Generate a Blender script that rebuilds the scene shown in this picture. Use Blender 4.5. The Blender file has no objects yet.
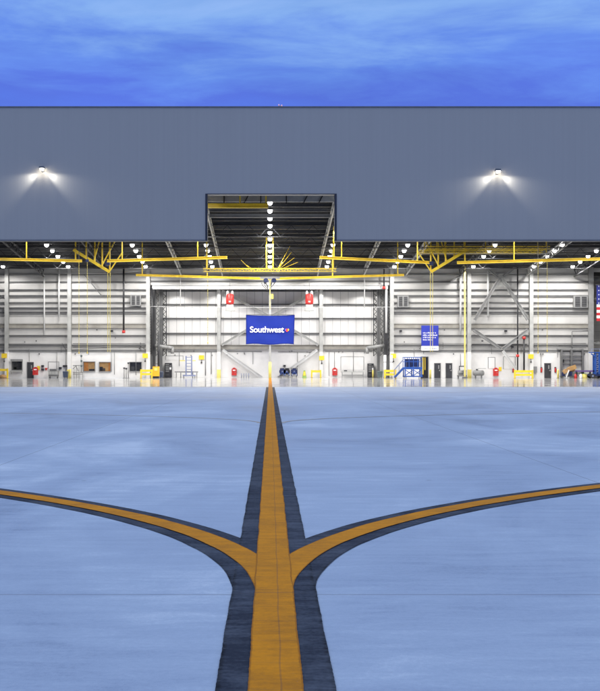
import bpy, bmesh, math, random
from mathutils import Vector, Matrix, noise
random.seed(11)
S = bpy.context.scene
C = S.collection
R = math.radians
F = 1100.0; CX = 270.0; CY = 365.0; EYE = 1.77      # lens in photo pixels, vanishing point, eye height
FRONT = 88.7; BACK = 148.6; RECESS = 155.0; SIDE = 62.0
def px(x, d): return (x - CX) * d / F               # metres right of the lens for a photo column at depth d
def pz(y, d): return EYE + (CY - y) * d / F         # metres above ground for a photo row at depth d
def deck(d): return 14.9 + .095 * (BACK - d)        # underside of the sloping roof

# ------------------------------------------------------------------ materials
M = {}
def nodes(name):
    m = bpy.data.materials.new(name); m.use_nodes = True
    nt = m.node_tree
    b = nt.nodes['Principled BSDF']
    M[name] = m
    return m, nt, b
def add(nt, t, **kw):
    n = nt.nodes.new(t)
    for k, v in kw.items():
        if k.startswith('i_'):
            n.inputs[k[2:].replace('_', ' ')].default_value = v
        else: setattr(n, k, v)
    return n
def ramp(nt, fac, stops):
    r = add(nt, 'ShaderNodeValToRGB')
    e = r.color_ramp.elements
    while len(e) < len(stops): e.new(.5)
    for el, (p, c) in zip(e, stops):
        el.position = p; el.color = (*c, 1) if len(c) == 3 else c
    nt.links.new(fac, r.inputs[0])
    return r.outputs[0]
def coords(nt, scale=(1, 1, 1), kind='Object'):
    tc = add(nt, 'ShaderNodeTexCoord'); mp = add(nt, 'ShaderNodeMapping')
    mp.inputs['Scale'].default_value = scale
    nt.links.new(tc.outputs[kind], mp.inputs[0])
    return mp.outputs[0]
def world_coords(nt, scale=(1, 1, 1)):
    g = add(nt, 'ShaderNodeNewGeometry'); mp = add(nt, 'ShaderNodeMapping')
    mp.inputs['Scale'].default_value = scale
    nt.links.new(g.outputs['Position'], mp.inputs[0])
    return mp.outputs[0]
def nz(nt, vec, scale, detail=4, rough=.55, dist=0):
    n = add(nt, 'ShaderNodeTexNoise', i_Scale=scale, i_Detail=detail, i_Roughness=rough, i_Distortion=dist)
    nt.links.new(vec, n.inputs['Vector'])
    return n.outputs[0]
def paint(name, col, rough=.5, metal=0., vary=.12, scale=1.5, bump=0., spec=.5):
    m, nt, b = nodes(name)
    v = coords(nt)
    n = nz(nt, v, scale, 5)
    lo = [c * (1 - vary) for c in col]; hi = [min(1, c * (1 + vary)) for c in col]
    nt.links.new(ramp(nt, n, [(.3, lo), (.7, hi)]), b.inputs['Base Color'])
    b.inputs['Roughness'].default_value = rough; b.inputs['Metallic'].default_value = metal
    b.inputs['Specular IOR Level'].default_value = spec
    if bump:
        bp = add(nt, 'ShaderNodeBump', i_Strength=bump, i_Distance=.02)
        n2 = nz(nt, v, scale * 12, 3)
        nt.links.new(n2, bp.inputs['Height']); nt.links.new(bp.outputs[0], b.inputs['Normal'])
    return m
def emit(name, col, s):
    m, nt, b = nodes(name)
    b.inputs['Base Color'].default_value = (*col, 1)
    b.inputs['Emission Color'].default_value = (*col, 1); b.inputs['Emission Strength'].default_value = s
    return m
paint('white_wall', (.71, .70, .68), .55, vary=.09, scale=.5)
paint('steel_light', (.36, .36, .345), .45, vary=.14, scale=1.2)
paint('steel_white', (.56, .56, .55), .4, vary=.08)
paint('steel_mid', (.13, .13, .13), .5, vary=.15)
paint('steel_grey', (.24, .24, .235), .5, vary=.15)
paint('steel_dark', (.05, .05, .053), .5, vary=.25)
paint('steel_black', (.022, .022, .025), .4, vary=.2)
paint('tan_beam', (.27, .255, .225), .55, vary=.2, scale=1.)
paint('yellow', (.80, .57, .03), .42, vary=.1)
paint('yellow_pale', (.74, .62, .16), .45, vary=.1)
paint('orange', (.85, .44, .02), .4, vary=.1)
paint('blue_lift', (.02, .085, .36), .4, vary=.2)
paint('blue_light', (.21, .24, .37), .4, vary=.2)
paint('navy', (.012, .022, .085), .4, vary=.3)
paint('bin_blue', (.05, .07, .12), .45)
paint('bin_grey', (.10, .13, .13), .5)
paint('red', (.50, .025, .02), .4, vary=.15)
paint('green', (.20, .33, .05), .45)
paint('cardboard', (.42, .25, .11), .8, vary=.25, scale=4)
paint('wood', (.46, .27, .10), .6, vary=.2, scale=3)
paint('orange_wood', (.45, .17, .03), .6, vary=.2, scale=3)
paint('black', (.012, .012, .014), .35)
paint('door_dark', (.035, .036, .04), .45, vary=.2)
paint('canopy_grey', (.30, .31, .32), .6)
paint('purple', (.16, .10, .30), .5)
paint('white', (.82, .82, .82), .5, vary=.03)
paint('heart_yellow', (.9, .5, .01), .5); paint('heart_red', (.8, .03, .03), .5); paint('heart_blue', (.05, .12, .75), .5)
paint('flag_red', (.55, .02, .03), .7); paint('flag_blue', (.02, .03, .22), .7)
paint('banner_blue', (.010, .042, .43), .6, vary=.06, scale=.8)
paint('sign_blue', (.014, .028, .32), .5, vary=.06)
paint('rubber', (.03, .03, .03), .7)
emit('lamp_glass', (1., .985, .965), 14.)
emit('led_panel', (1., .985, .97), 12.)
emit('wall_lamp_glass', (1., .95, .80), 40.)
emit('beacon_red', (1., .55, .6), .35)
emit('screen_glow', (.75, .8, .9), .5)
m, nt, b = nodes('glass')
b.inputs['Base Color'].default_value = (.02, .025, .025, 1); b.inputs['Roughness'].default_value = .03
b.inputs['Alpha'].default_value = .10

# facade cladding: flat insulated panels with fine vertical ribs and joints
m, nt, b = nodes('facade_metal')
v = coords(nt)
n1 = nz(nt, coords(nt, (.08, 1, .02)), 1., 4)
n2 = nz(nt, coords(nt, (3, 1, .06)), 1., 3)
mx = add(nt, 'ShaderNodeMath', operation='MULTIPLY_ADD'); mx.inputs[1].default_value = .5
nt.links.new(n1, mx.inputs[0])
h2 = add(nt, 'ShaderNodeMath', operation='MULTIPLY'); h2.inputs[1].default_value = .5
nt.links.new(n2, h2.inputs[0]); nt.links.new(h2.outputs[0], mx.inputs[2])
base = ramp(nt, mx.outputs[0], [(.3, (.355, .325, .282)), (.7, (.38, .348, .303))])
sx = add(nt, 'ShaderNodeSeparateXYZ'); nt.links.new(v, sx.inputs[0])
def stripes(nt, val, period, width):
    a = add(nt, 'ShaderNodeMath', operation='DIVIDE'); a.inputs[1].default_value = period; nt.links.new(val, a.inputs[0])
    f = add(nt, 'ShaderNodeMath', operation='FRACT'); nt.links.new(a.outputs[0], f.inputs[0])
    l = add(nt, 'ShaderNodeMath', operation='LESS_THAN'); l.inputs[1].default_value = width / period; nt.links.new(f.outputs[0], l.inputs[0])
    return l.outputs[0]
j = stripes(nt, sx.outputs[0], 1.07, .035)
mix = add(nt, 'ShaderNodeMix', data_type='RGBA')
jm = add(nt, 'ShaderNodeMath', operation='MULTIPLY'); jm.inputs[1].default_value = .035; nt.links.new(j, jm.inputs[0])
nt.links.new(jm.outputs[0], mix.inputs['Factor']); nt.links.new(base, mix.inputs[6]); mix.inputs[7].default_value = (.12, .12, .13, 1)
nt.links.new(mix.outputs[2], b.inputs['Base Color']); b.inputs['Roughness'].default_value = .5
w = add(nt, 'ShaderNodeTexWave', wave_type='BANDS', bands_direction='X', wave_profile='SIN', i_Scale=1.2); nt.links.new(v, w.inputs[0])
bp = add(nt, 'ShaderNodeBump', i_Strength=.05, i_Distance=.01); nt.links.new(w.outputs[1], bp.inputs['Height']); nt.links.new(bp.outputs[0], b.inputs['Normal'])

# interior liner panels (side bays: horizontal laps, nose bay: vertical seams)
for nm, ax, per, col in (('liner_side', 2, .92, (.50, .49, .47)), ('liner_nose', 0, 1.1, (.67, .66, .64))):
    m, nt, b = nodes(nm)
    v = coords(nt); sx = add(nt, 'ShaderNodeSeparateXYZ'); nt.links.new(v, sx.inputs[0])
    n = nz(nt, coords(nt, (.5, 1, .15)), 1., 5)
    base = ramp(nt, n, [(.3, [c * .9 for c in col]), (.7, [c * 1.08 for c in col])])
    j = stripes(nt, sx.outputs[ax], per, .07)
    mix = add(nt, 'ShaderNodeMix', data_type='RGBA')
    jm = add(nt, 'ShaderNodeMath', operation='MULTIPLY'); jm.inputs[1].default_value = .55; nt.links.new(j, jm.inputs[0])
    nt.links.new(jm.outputs[0], mix.inputs['Factor']); nt.links.new(base, mix.inputs[6]); mix.inputs[7].default_value = (.2, .2, .2, 1)
    nt.links.new(mix.outputs[2], b.inputs['Base Color']); b.inputs['Roughness'].default_value = .5

# roof deck: dark corrugated sheet
m, nt, b = nodes('roof_deck')
v = coords(nt); n = nz(nt, v, .35, 5)
nt.links.new(ramp(nt, n, [(.3, (.018, .018, .019)), (.7, (.038, .038, .038))]), b.inputs['Base Color'])
b.inputs['Roughness'].default_value = .6
w = add(nt, 'ShaderNodeTexWave', wave_type='BANDS', bands_direction='X', i_Scale=1.6); nt.links.new(v, w.inputs[0])
bp = add(nt, 'ShaderNodeBump', i_Strength=.5, i_Distance=.05); nt.links.new(w.outputs[1], bp.inputs['Height']); nt.links.new(bp.outputs[0], b.inputs['Normal'])

# apron concrete: broom streaks across, stains, joints
m, nt, b = nodes('apron_concrete')
g = add(nt, 'ShaderNodeNewGeometry'); sx = add(nt, 'ShaderNodeSeparateXYZ'); nt.links.new(g.outputs['Position'], sx.inputs[0])
a1 = nz(nt, world_coords(nt, (.22, .13, 1)), 1., 9, .62, 1.2)
a2 = nz(nt, world_coords(nt, (.9, 4.5, 1)), 1., 7, .7, .6)
a3 = nz(nt, world_coords(nt, (1, 1.3, 1)), .07, 5, .6, .5)
a4 = nz(nt, world_coords(nt, (1, 1, 1)), 24., 6, .75)
def mad(nt, x, k, y):
    q = add(nt, 'ShaderNodeMath', operation='MULTIPLY_ADD'); nt.links.new(x, q.inputs[0]); q.inputs[1].default_value = k
    if isinstance(y, (int, float)): q.inputs[2].default_value = y
    else: nt.links.new(y, q.inputs[2])
    return q.outputs[0]
a5 = nz(nt, world_coords(nt), 110., 3, .7)
sd = add(nt, 'ShaderNodeVectorMath', operation='FLOOR'); nt.links.new(world_coords(nt, (1 / 4.85, 1 / 15.2, 0)), sd.inputs[0])
wn = add(nt, 'ShaderNodeTexWhiteNoise'); nt.links.new(sd.outputs[0], wn.inputs['Vector'])
s_ = mad(nt, a1, .46, mad(nt, a2, .24, mad(nt, a3, .18, mad(nt, a4, .17, mad(nt, a5, .13, mad(nt, wn.outputs['Value'], .035, -.107))))))
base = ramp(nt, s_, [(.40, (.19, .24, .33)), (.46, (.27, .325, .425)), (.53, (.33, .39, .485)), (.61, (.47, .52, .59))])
jy = add(nt, 'ShaderNodeMath', operation='ADD'); jy.inputs[1].default_value = 608.0 - 8.47; nt.links.new(sx.outputs[1], jy.inputs[0])
jx = add(nt, 'ShaderNodeMath', operation='ADD'); jx.inputs[1].default_value = 97.0 - .07; nt.links.new(sx.outputs[0], jx.inputs[0])
j1 = stripes(nt, jy.outputs[0], 15.2, .022); j2 = stripes(nt, jx.outputs[0], 4.85, .02)
jj = add(nt, 'ShaderNodeMath', operation='MAXIMUM'); nt.links.new(j1, jj.inputs[0]); nt.links.new(j2, jj.inputs[1])
jm = add(nt, 'ShaderNodeMath', operation='MULTIPLY'); jm.inputs[1].default_value = .6; nt.links.new(jj.outputs[0], jm.inputs[0])
mix = add(nt, 'ShaderNodeMix', data_type='RGBA'); nt.links.new(jm.outputs[0], mix.inputs['Factor']); nt.links.new(base, mix.inputs[6]); mix.inputs[7].default_value = (.10, .10, .11, 1)
# small oil spots
vo = add(nt, 'ShaderNodeTexVoronoi', i_Scale=.55); nt.links.new(world_coords(nt), vo.inputs['Vector'])
sp = ramp(nt, vo.outputs['Distance'], [(.012, (1, 1, 1)), (.03, (0, 0, 0))])
mix2 = add(nt, 'ShaderNodeMix', data_type='RGBA'); sm = add(nt, 'ShaderNodeMath', operation='MULTIPLY'); sm.inputs[1].default_value = .5; nt.links.new(sp, sm.inputs[0])
nt.links.new(sm.outputs[0], mix2.inputs['Factor']); nt.links.new(mix.outputs[2], mix2.inputs[6]); mix2.inputs[7].default_value = (.12, .12, .13, 1)
nt.links.new(mix2.outputs[2], b.inputs['Base Color'])
nt.links.new(ramp(nt, s_, [(.4, (.50,) * 3), (.6, (.72,) * 3)]), b.inputs['Roughness']); b.inputs['Specular IOR Level'].default_value = .35
bp = add(nt, 'ShaderNodeBump', i_Strength=.25, i_Distance=.006); nt.links.new(mad(nt, a2, .6, mad(nt, a4, .4, 0.)), bp.inputs['Height']); nt.links.new(bp.outputs[0], b.inputs['Normal'])

# hangar floor: sealed epoxy
m, nt, b = nodes('hangar_floor_coat')
n = nz(nt, world_coords(nt, (.3, .3, 1)), 1., 5)
nt.links.new(ramp(nt, n, [(.3, (.40, .40, .40)), (.7, (.49, .49, .49))]), b.inputs['Base Color'])
n = nz(nt, world_coords(nt, (.6, .25, 1)), 1., 4)
nt.links.new(ramp(nt, n, [(.3, (.06,) * 3), (.75, (.15,) * 3)]), b.inputs['Roughness'])

# painted lines (U runs across the stripe)
def line_paint(name, mid, edge, dirt, amt):
    m, nt, b = nodes(name)
    uv = add(nt, 'ShaderNodeTexCoord'); sx = add(nt, 'ShaderNodeSeparateXYZ'); nt.links.new(uv.outputs['UV'], sx.inputs[0])
    d = add(nt, 'ShaderNodeMath', operation='SUBTRACT'); d.inputs[1].default_value = .5; nt.links.new(sx.outputs[0], d.inputs[0])
    ab = add(nt, 'ShaderNodeMath', operation='ABSOLUTE'); nt.links.new(d.outputs[0], ab.inputs[0])
    wob = nz(nt, world_coords(nt), 9., 4)
    q = mad(nt, wob, .06, ab.outputs[0])
    c = ramp(nt, q, [(.485, mid), (.515, edge)])
    n1 = nz(nt, world_coords(nt, (1, 4, 1)), 2.2, 7, .65)
    n2 = nz(nt, world_coords(nt, (1, 1, 1)), 28., 5, .7)
    s_ = mad(nt, n1, .6, mad(nt, n2, .4, 0.))
    nb = nz(nt, world_coords(nt, (1, .8, 1)), 1.6, 4, .6)
    k = ramp(nt, mad(nt, nb, .5, mad(nt, s_, 1., -.25)), [(.40, (0,) * 3), (.66, (amt,) * 3)])
    mix = add(nt, 'ShaderNodeMix', data_type='RGBA'); nt.links.new(k, mix.inputs['Factor']); nt.links.new(c, mix.inputs[6]); mix.inputs[7].default_value = (*dirt, 1)
    # transverse hairline cracks and the joint down the middle
    g = add(nt, 'ShaderNodeNewGeometry'); sp = add(nt, 'ShaderNodeSeparateXYZ'); nt.links.new(g.outputs['Position'], sp.inputs[0])
    wy = nz(nt, world_coords(nt, (3, .4, 1)), 1., 3)
    yy = mad(nt, wy, .12, sp.outputs[1]); y2 = add(nt, 'ShaderNodeMath', operation='ADD'); y2.inputs[1].default_value = 100.; nt.links.new(yy, y2.inputs[0])
    c1 = stripes(nt, y2.outputs[0], .53, .012); c3 = stripes(nt, y2.outputs[0], .37, .006)
    x2 = mad(nt, nz(nt, world_coords(nt, (1, 1.2, 1)), 1., 4), .03, sp.outputs[0]); x3 = add(nt, 'ShaderNodeMath', operation='ADD'); x3.inputs[1].default_value = 61.0 - .07; nt.links.new(x2, x3.inputs[0])
    c2 = stripes(nt, x3.outputs[0], 6.1, .011)
    jy = add(nt, 'ShaderNodeMath', operation='ADD'); jy.inputs[1].default_value = 608.0 - 8.47; nt.links.new(sp.outputs[1], jy.inputs[0])
    c4 = stripes(nt, jy.outputs[0], 15.2, .022)
    t = mad(nt, c1, .22, mad(nt, c3, .15, 0.)); t2 = mad(nt, c2, .28, mad(nt, c4, .4, t))
    mix2 = add(nt, 'ShaderNodeMix', data_type='RGBA'); mix2.clamp_factor = True
    nt.links.new(t2, mix2.inputs['Factor']); nt.links.new(mix.outputs[2], mix2.inputs[6]); mix2.inputs[7].default_value = (.04, .04, .05, 1)
    ch = ramp(nt, nz(nt, world_coords(nt, (1, 1.6, 1)), 34., 6, .8), [(.665, (0,) * 3), (.70, (.75,) * 3)])
    mix3 = add(nt, 'ShaderNodeMix', data_type='RGBA'); nt.links.new(ch, mix3.inputs['Factor']); nt.links.new(mix2.outputs[2], mix3.inputs[6]); mix3.inputs[7].default_value = (.26, .28, .32, 1)
    nt.links.new(mix3.outputs[2], b.inputs['Base Color'])
    bp = add(nt, 'ShaderNodeBump', i_Strength=.35, i_Distance=.006); nt.links.new(s_, bp.inputs['Height']); nt.links.new(bp.outputs[0], b.inputs['Normal'])
    b.inputs['Roughness'].default_value = .75; b.inputs['Specular IOR Level'].default_value = .08
line_paint('line_yellow', (.60, .222, .007), (.30, .105, .008), (.34, .13, .012), .8)
line_paint('line_black', (.019, .023, .036), (.006, .007, .011), (.085, .095, .12), .8)
line_paint('line_faded', (.33, .27, .22), (.40, .38, .36), (.44, .44, .45), .9)

# ------------------------------------------------------------------ mesh builder
class MB:
    def __init__(s): s.bm = bmesh.new()
    def hexa(s, ps):
        v = [s.bm.verts.new(p) for p in ps]
        for f in ((0, 3, 2, 1), (4, 5, 6, 7), (0, 1, 5, 4), (1, 2, 6, 5), (2, 3, 7, 6), (3, 0, 4, 7)):
            s.bm.faces.new([v[i] for i in f])
        return s
    def box(s, x0, x1, y0, y1, z0, z1):
        if x0 > x1: x0, x1 = x1, x0
        if y0 > y1: y0, y1 = y1, y0
        if z0 > z1: z0, z1 = z1, z0
        return s.hexa([(x0, y0, z0), (x1, y0, z0), (x1, y1, z0), (x0, y1, z0), (x0, y0, z1), (x1, y0, z1), (x1, y1, z1), (x0, y1, z1)])
    def bar(s, p, q, w, h=None):
        h = h or w; p = Vector(p); q = Vector(q); d = (q - p).normalized()
        up = Vector((0, 0, 1)) if abs(d.z) < .95 else Vector((0, 1, 0))
        a = d.cross(up).normalized() * (w / 2); c = a.cross(d).normalized() * (h / 2)
        return s.hexa([p - a - c, p + a - c, q + a - c, q - a - c, p - a + c, p + a + c, q + a + c, q - a + c])
    def ibeam(s, p, q, w, h, t=.06):        # flanged beam
        p = Vector(p); q = Vector(q); d = (q - p).normalized()
        up = Vector((0, 0, 1)) if abs(d.z) < .95 else Vector((0, 1, 0))
        c = d.cross(up).normalized().cross(d).normalized()
        s.bar(p + c * (h / 2 - t / 2), q + c * (h / 2 - t / 2), w, t); s.bar(p - c * (h / 2 - t / 2), q - c * (h / 2 - t / 2), w, t)
        return s.bar(p, q, w * .25, h - 2 * t - .004)
    def cyl(s, p, q, r, r2=None, n=12):
        p = Vector(p); q = Vector(q); r2 = r if r2 is None else r2
        d = (q - p).normalized(); up = Vector((0, 0, 1)) if abs(d.z) < .95 else Vector((1, 0, 0))
        a = d.cross(up).normalized(); c = d.cross(a)
        A = [s.bm.verts.new(p + (a * math.cos(t) + c * math.sin(t)) * r) for t in [2 * math.pi * i / n for i in range(n)]]
        B = [s.bm.verts.new(q + (a * math.cos(t) + c * math.sin(t)) * r2) for t in [2 * math.pi * i / n for i in range(n)]]
        for i in range(n):
            f = s.bm.faces.new((A[i], A[(i + 1) % n], B[(i + 1) % n], B[i])); f.smooth = True
        s.bm.faces.new(A[::-1]); s.bm.faces.new(B)
        return s
    def tube(s, pts, r, n=8):
        for i in range(len(pts) - 1): s.cyl(pts[i], pts[i + 1], r, n=n)
        for p in pts[1:-1]: s.ball(p, r, 8, 4)
        return s
    def lathe(s, c, prof, n=16):            # prof: (radius, z) from bottom up
        c = Vector(c); rings = []
        for r, z in prof:
            rings.append([s.bm.verts.new(c + Vector((r * math.cos(2 * math.pi * i / n), r * math.sin(2 * math.pi * i / n), z))) for i in range(n)])
        for a, b2 in zip(rings, rings[1:]):
            for i in range(n):
                f = s.bm.faces.new((a[i], a[(i + 1) % n], b2[(i + 1) % n], b2[i])); f.smooth = True
        s.bm.faces.new(rings[0][::-1]); s.bm.faces.new(rings[-1])
        return s
    def ball(s, c, r, n=12, k=6):
        return s.lathe(c, [(max(r * math.sin(math.pi * i / k), r * .02), -r * math.cos(math.pi * i / k)) for i in range(k + 1)], n)
    def poly(s, pts, y0, y1):               # outline in x,z thickened along y
        A = [s.bm.verts.new((x, y0, z)) for x, z in pts]; B = [s.bm.verts.new((x, y1, z)) for x, z in pts]
        n = len(pts)
        s.bm.faces.new(A); s.bm.faces.new(B[::-1])
        for i in range(n): s.bm.faces.new((A[i], B[i], B[(i + 1) % n], A[(i + 1) % n]))
        return s
    def truss(s, p, q, h, w, n, t):         # lattice: two chords and zigzag web, h downwards, w thick
        p = Vector(p); q = Vector(q); dn = Vector((0, 0, -h))
        s.bar(p, q, w, t); s.bar(p + dn, q + dn, w, t)
        for i in range(n):
            a = p.lerp(q, i / n); c = p.lerp(q, (i + .5) / n); e = p.lerp(q, (i + 1) / n)
            s.bar(a, c + dn, t * .6); s.bar(c + dn, e, t * .6)
        return s
    def build(s, name, mat, parent=None, bevel=0, origin=None):
        bm = s.bm
        if bevel:
            bmesh.ops.bevel(bm, geom=[e for e in bm.edges if len(e.link_faces) == 2 and e.calc_face_angle(0) > .9], offset=bevel, segments=2, affect='EDGES')
        o = Vector((0, 0, 0))
        r = parent
        while r is not None:
            o += Vector(r.location); r = r.parent
        if parent is None:
            if origin is None:
                vs = [v.co for v in bm.verts]
                origin = Vector(((min(v.x for v in vs) + max(v.x for v in vs)) / 2, (min(v.y for v in vs) + max(v.y for v in vs)) / 2, min(v.z for v in vs)))
            o = Vector(origin)
        for v in bm.verts: v.co -= o
        bmesh.ops.recalc_face_normals(bm, faces=bm.faces)
        me = bpy.data.meshes.new(name); bm.to_mesh(me); bm.free()
        ob = bpy.data.objects.new(name, me); C.objects.link(ob)
        for mm in (mat if isinstance(mat, (list, tuple)) else [mat]): me.materials.append(M[mm])
        if parent is None: ob.location = o
        else: ob.parent = parent
        return ob
def tag(o, label, cat, group=None):
    o['label'] = label; o['category'] = cat
    if group: o['group'] = group
    return o
def thing(name, label, cat, loc, group=None):
    o = bpy.data.objects.new(name, None); C.objects.link(o); o.location = loc; o.empty_display_size = .5
    return tag(o, label, cat, group)
def struct(o): o['kind'] = 'structure'; return o
def text_mesh(body, size, width=None, bold=0., spacing=1.):
    cu = bpy.data.curves.new('lettering', 'FONT'); cu.body = body; cu.size = size; cu.align_x = 'LEFT'; cu.offset = bold; cu.extrude = .006; cu.space_character = spacing
    t = bpy.data.objects.new('lettering', cu); C.objects.link(t)
    bpy.context.view_layer.update()
    me = bpy.data.meshes.new_from_object(t.evaluated_get(bpy.context.evaluated_depsgraph_get()))
    bpy.data.objects.remove(t); bpy.data.curves.remove(cu)
    xs = [v.co.x for v in me.vertices]; ys = [v.co.y for v in me.vertices]
    k = width / (max(xs) - min(xs)) if width else 1.
    x0, y0 = min(xs), min(ys)
    for v in me.vertices: v.co = Vector(((v.co.x - x0) * k, -v.co.z, (v.co.y - y0) * k))
    return me

# ------------------------------------------------------------------ ground
def sheet(name, pts, z, mat):
    bm = bmesh.new(); bm.faces.new([bm.verts.new((x, y, z)) for x, y in pts])
    me = bpy.data.meshes.new(name); bm.to_mesh(me); bm.free(); me.materials.append(M[mat])
    o = bpy.data.objects.new(name, me); C.objects.link(o); return struct(o)
sheet('apron', [(-3000, -600), (3000, -600), (3000, 3000), (-3000, 3000)], 0, 'apron_concrete')
bm = bmesh.new()
for x0, x1, y0, y1 in ((-SIDE, SIDE, FRONT, BACK - .1), (-16.2, 16.2, BACK - .1, RECESS + .1), (43, SIDE, BACK - .1, RECESS + .1)):
    bm.faces.new([bm.verts.new(p) for p in ((x0, y0, .004), (x1, y0, .004), (x1, y1, .004), (x0, y1, .004))])
me = bpy.data.meshes.new('hangar_floor'); bm.to_mesh(me); bm.free(); me.materials.append(M['hangar_floor_coat'])
o = bpy.data.objects.new('hangar_floor', me); C.objects.link(o); struct(o)
# steel sill where the floor meets the apron, with door rails
struct(MB().box(-54, 54, FRONT - .55, FRONT - .003, -.1, .008).build('door_threshold', 'steel_light'))

def stripe(name, pts, width, z, mat):
    bm = bmesh.new(); uv = bm.loops.layers.uv.new('UVMap'); rows = []
    for i, p in enumerate(pts):
        a = Vector(pts[max(0, i - 1)]); c = Vector(pts[min(len(pts) - 1, i + 1)])
        d = (c - a).normalized(); n = Vector((d.y, -d.x))
        e1 = width / 2 + .008 * noise.noise(Vector((p[0] * 1.7, p[1] * 1.7, 5.))) + .0035 * noise.noise(Vector((p[0] * 23, p[1] * 23, 5.)))
        e2 = width / 2 + .008 * noise.noise(Vector((p[0] * 1.7, p[1] * 1.7, 9.))) + .0035 * noise.noise(Vector((p[0] * 23, p[1] * 23, 9.)))
        P = Vector(p)
        rows.append((bm.verts.new((*(P - n * e1), z)), bm.verts.new((*(P + n * e2), z))))
    for i, (a, c) in enumerate(zip(rows, rows[1:])):
        f = bm.faces.new((a[0], a[1], c[1], c[0]))
        for l, u in zip(f.loops, ((0, i), (1, i), (1, i + 1), (0, i + 1))): l[uv].uv = u
    if rows[0][0].co.y > rows[-1][0].co.y or True: bmesh.ops.recalc_face_normals(bm, faces=bm.faces)
    for f in bm.faces:
        if f.normal.z < 0: f.normal_flip()
    me = bpy.data.meshes.new(name); bm.to_mesh(me); bm.free(); me.materials.append(M[mat])
    o = bpy.data.objects.new(name, me); C.objects.link(o); return struct(o)
LX = .03
st = [(LX, 2 + .04 * i) for i in range(450)] + [(LX, 20 + i * .5) for i in range(258)]
def curve_pts(sgn, k, z0=8.3, zmax=19.5):
    return [(LX + sgn * (z - z0) ** 2 / k, z) for z in [z0 + .04 * i for i in range(int((zmax - z0) / .04))]]
stripe('line_border', curve_pts(-1, 12.7), .63, .004, 'line_black')
stripe('line_border', curve_pts(1, 12.3), .63, .0065, 'line_black')
stripe('line_border', [p for p in st if p[1] < FRONT - .6], .66, .009, 'line_black')
stripe('guide_line', curve_pts(-1, 12.7), .28, .012, 'line_yellow')
stripe('guide_line', curve_pts(1, 12.3), .28, .0145, 'line_yellow')
stripe('taxi_centre_line', st, .305, .017, 'line_yellow')
for sgn in (-1, 1):
    stripe('faded_guide_line', [(LX + sgn * (.35 + (z - 33.5) ** 2 / 5.2), z) for z in [33.5 + .15 * i for i in range(75)]], .16, .004 if sgn < 0 else .006, 'line_faded')

# ------------------------------------------------------------------ the hangar
H = thing('hangar', 'wide grey metal aircraft hangar with open doorway and notched tail slot', 'hangar', (0, FRONT, 0))
ZT = pz(107.5, FRONT); ZB = pz(239.7, FRONT); ZS = pz(194.5, FRONT)
SX0, SX1 = px(206, FRONT), px(336, FRONT)
fac = (MB().box(-SIDE, SX0, FRONT, FRONT + .6, ZB, ZT).box(SX1, SIDE, FRONT, FRONT + .6, ZB, ZT).box(SX0, SX1, FRONT, FRONT + .6, ZS, ZT)
       .box(-SIDE, -54, FRONT, FRONT + .6, 0, ZB).box(54, SIDE, FRONT, FRONT + .6, 0, ZB)).build('facade', 'facade_metal', H)
MB().box(-SIDE - .05, SIDE + .05, FRONT - .06, FRONT + .7, ZT, ZT + .09).build('parapet_cap', 'steel_mid', fac)
MB().box(-SIDE, SX0 - .06, FRONT - .04, FRONT + .64, ZB - .10, ZB).box(SX1 + .06, SIDE, FRONT - .04, FRONT + .64, ZB - .10, ZB).build('drip_edge', 'steel_mid', fac)
MB().box(SX0 - .05, SX0 + .12, FRONT - .05, FRONT + .66, ZB - .1, ZS).box(SX1 - .12, SX1 + .05, FRONT - .05, FRONT + .66, ZB - .1, ZS).box(SX0 - .05, SX1 + .05, FRONT - .05, FRONT + .66, ZS + .002, ZS + .06).build('slot_frame', 'steel_black', fac)
for sgn in (-1, 1):                      # stacked door leaves at the ends of the opening
    MB().box(sgn * 46, sgn * 54, FRONT + .8, FRONT + 1.1, .05, ZB - .05).build('hangar_door', 'facade_metal', H)
    MB().box(sgn * SIDE, sgn * (SIDE - .3), FRONT + .6, RECESS + .6, 0, deck(RECESS) - .4).box(sgn * SIDE, sgn * (SIDE - .3), FRONT + .6, BACK, 14, 15.2).build('side_wall', 'liner_side', H)
bm = MB()
r0, r1 = deck(FRONT + .6), deck(BACK + .4)
bm.hexa([(-SIDE, FRONT + .6, r0), (SIDE, FRONT + .6, r0), (SIDE, BACK + .4, r1), (-SIDE, BACK + .4, r1), (-SIDE, FRONT + .6, r0 + .3), (SIDE, FRONT + .6, r0 + .3), (SIDE, BACK + .4, r1 + .3), (-SIDE, BACK + .4, r1 + .3)])
roof = bm.build('roof', 'roof_deck', H)
# the gap between deck edge and wall crowns
for d in [96 + 2.1 * i for i in range(25)]:
    z = deck(d) - .16
    MB().ibeam((-SIDE + .3, d, z), (SIDE - .3, d, z), .16, .30, .04).build('purlin', 'steel_mid' if int(d) % 3 == 0 else 'steel_dark', H)
# sloping roof trusses running front to back
for X in (-46, -37, -30.5, -21.5, -11.9, -6.4, 6.4, 12.6, 18.3, 25.5, 34.5, 41, 50):
    a = (X, 92, deck(92) - .35); c = (X, 148.2, deck(148.2) - .35)
    hh = .8 if abs(X) in (11.9, 12.6, 18.3, 34.5, 6.4) else .9
    MB().truss(a, c, hh, .16, 26, .13).build('roof_truss', 'steel_light' if abs(X) in (11.9, 6.4, 12.6, 18.3, 34.5) else 'steel_dark', H)
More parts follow.
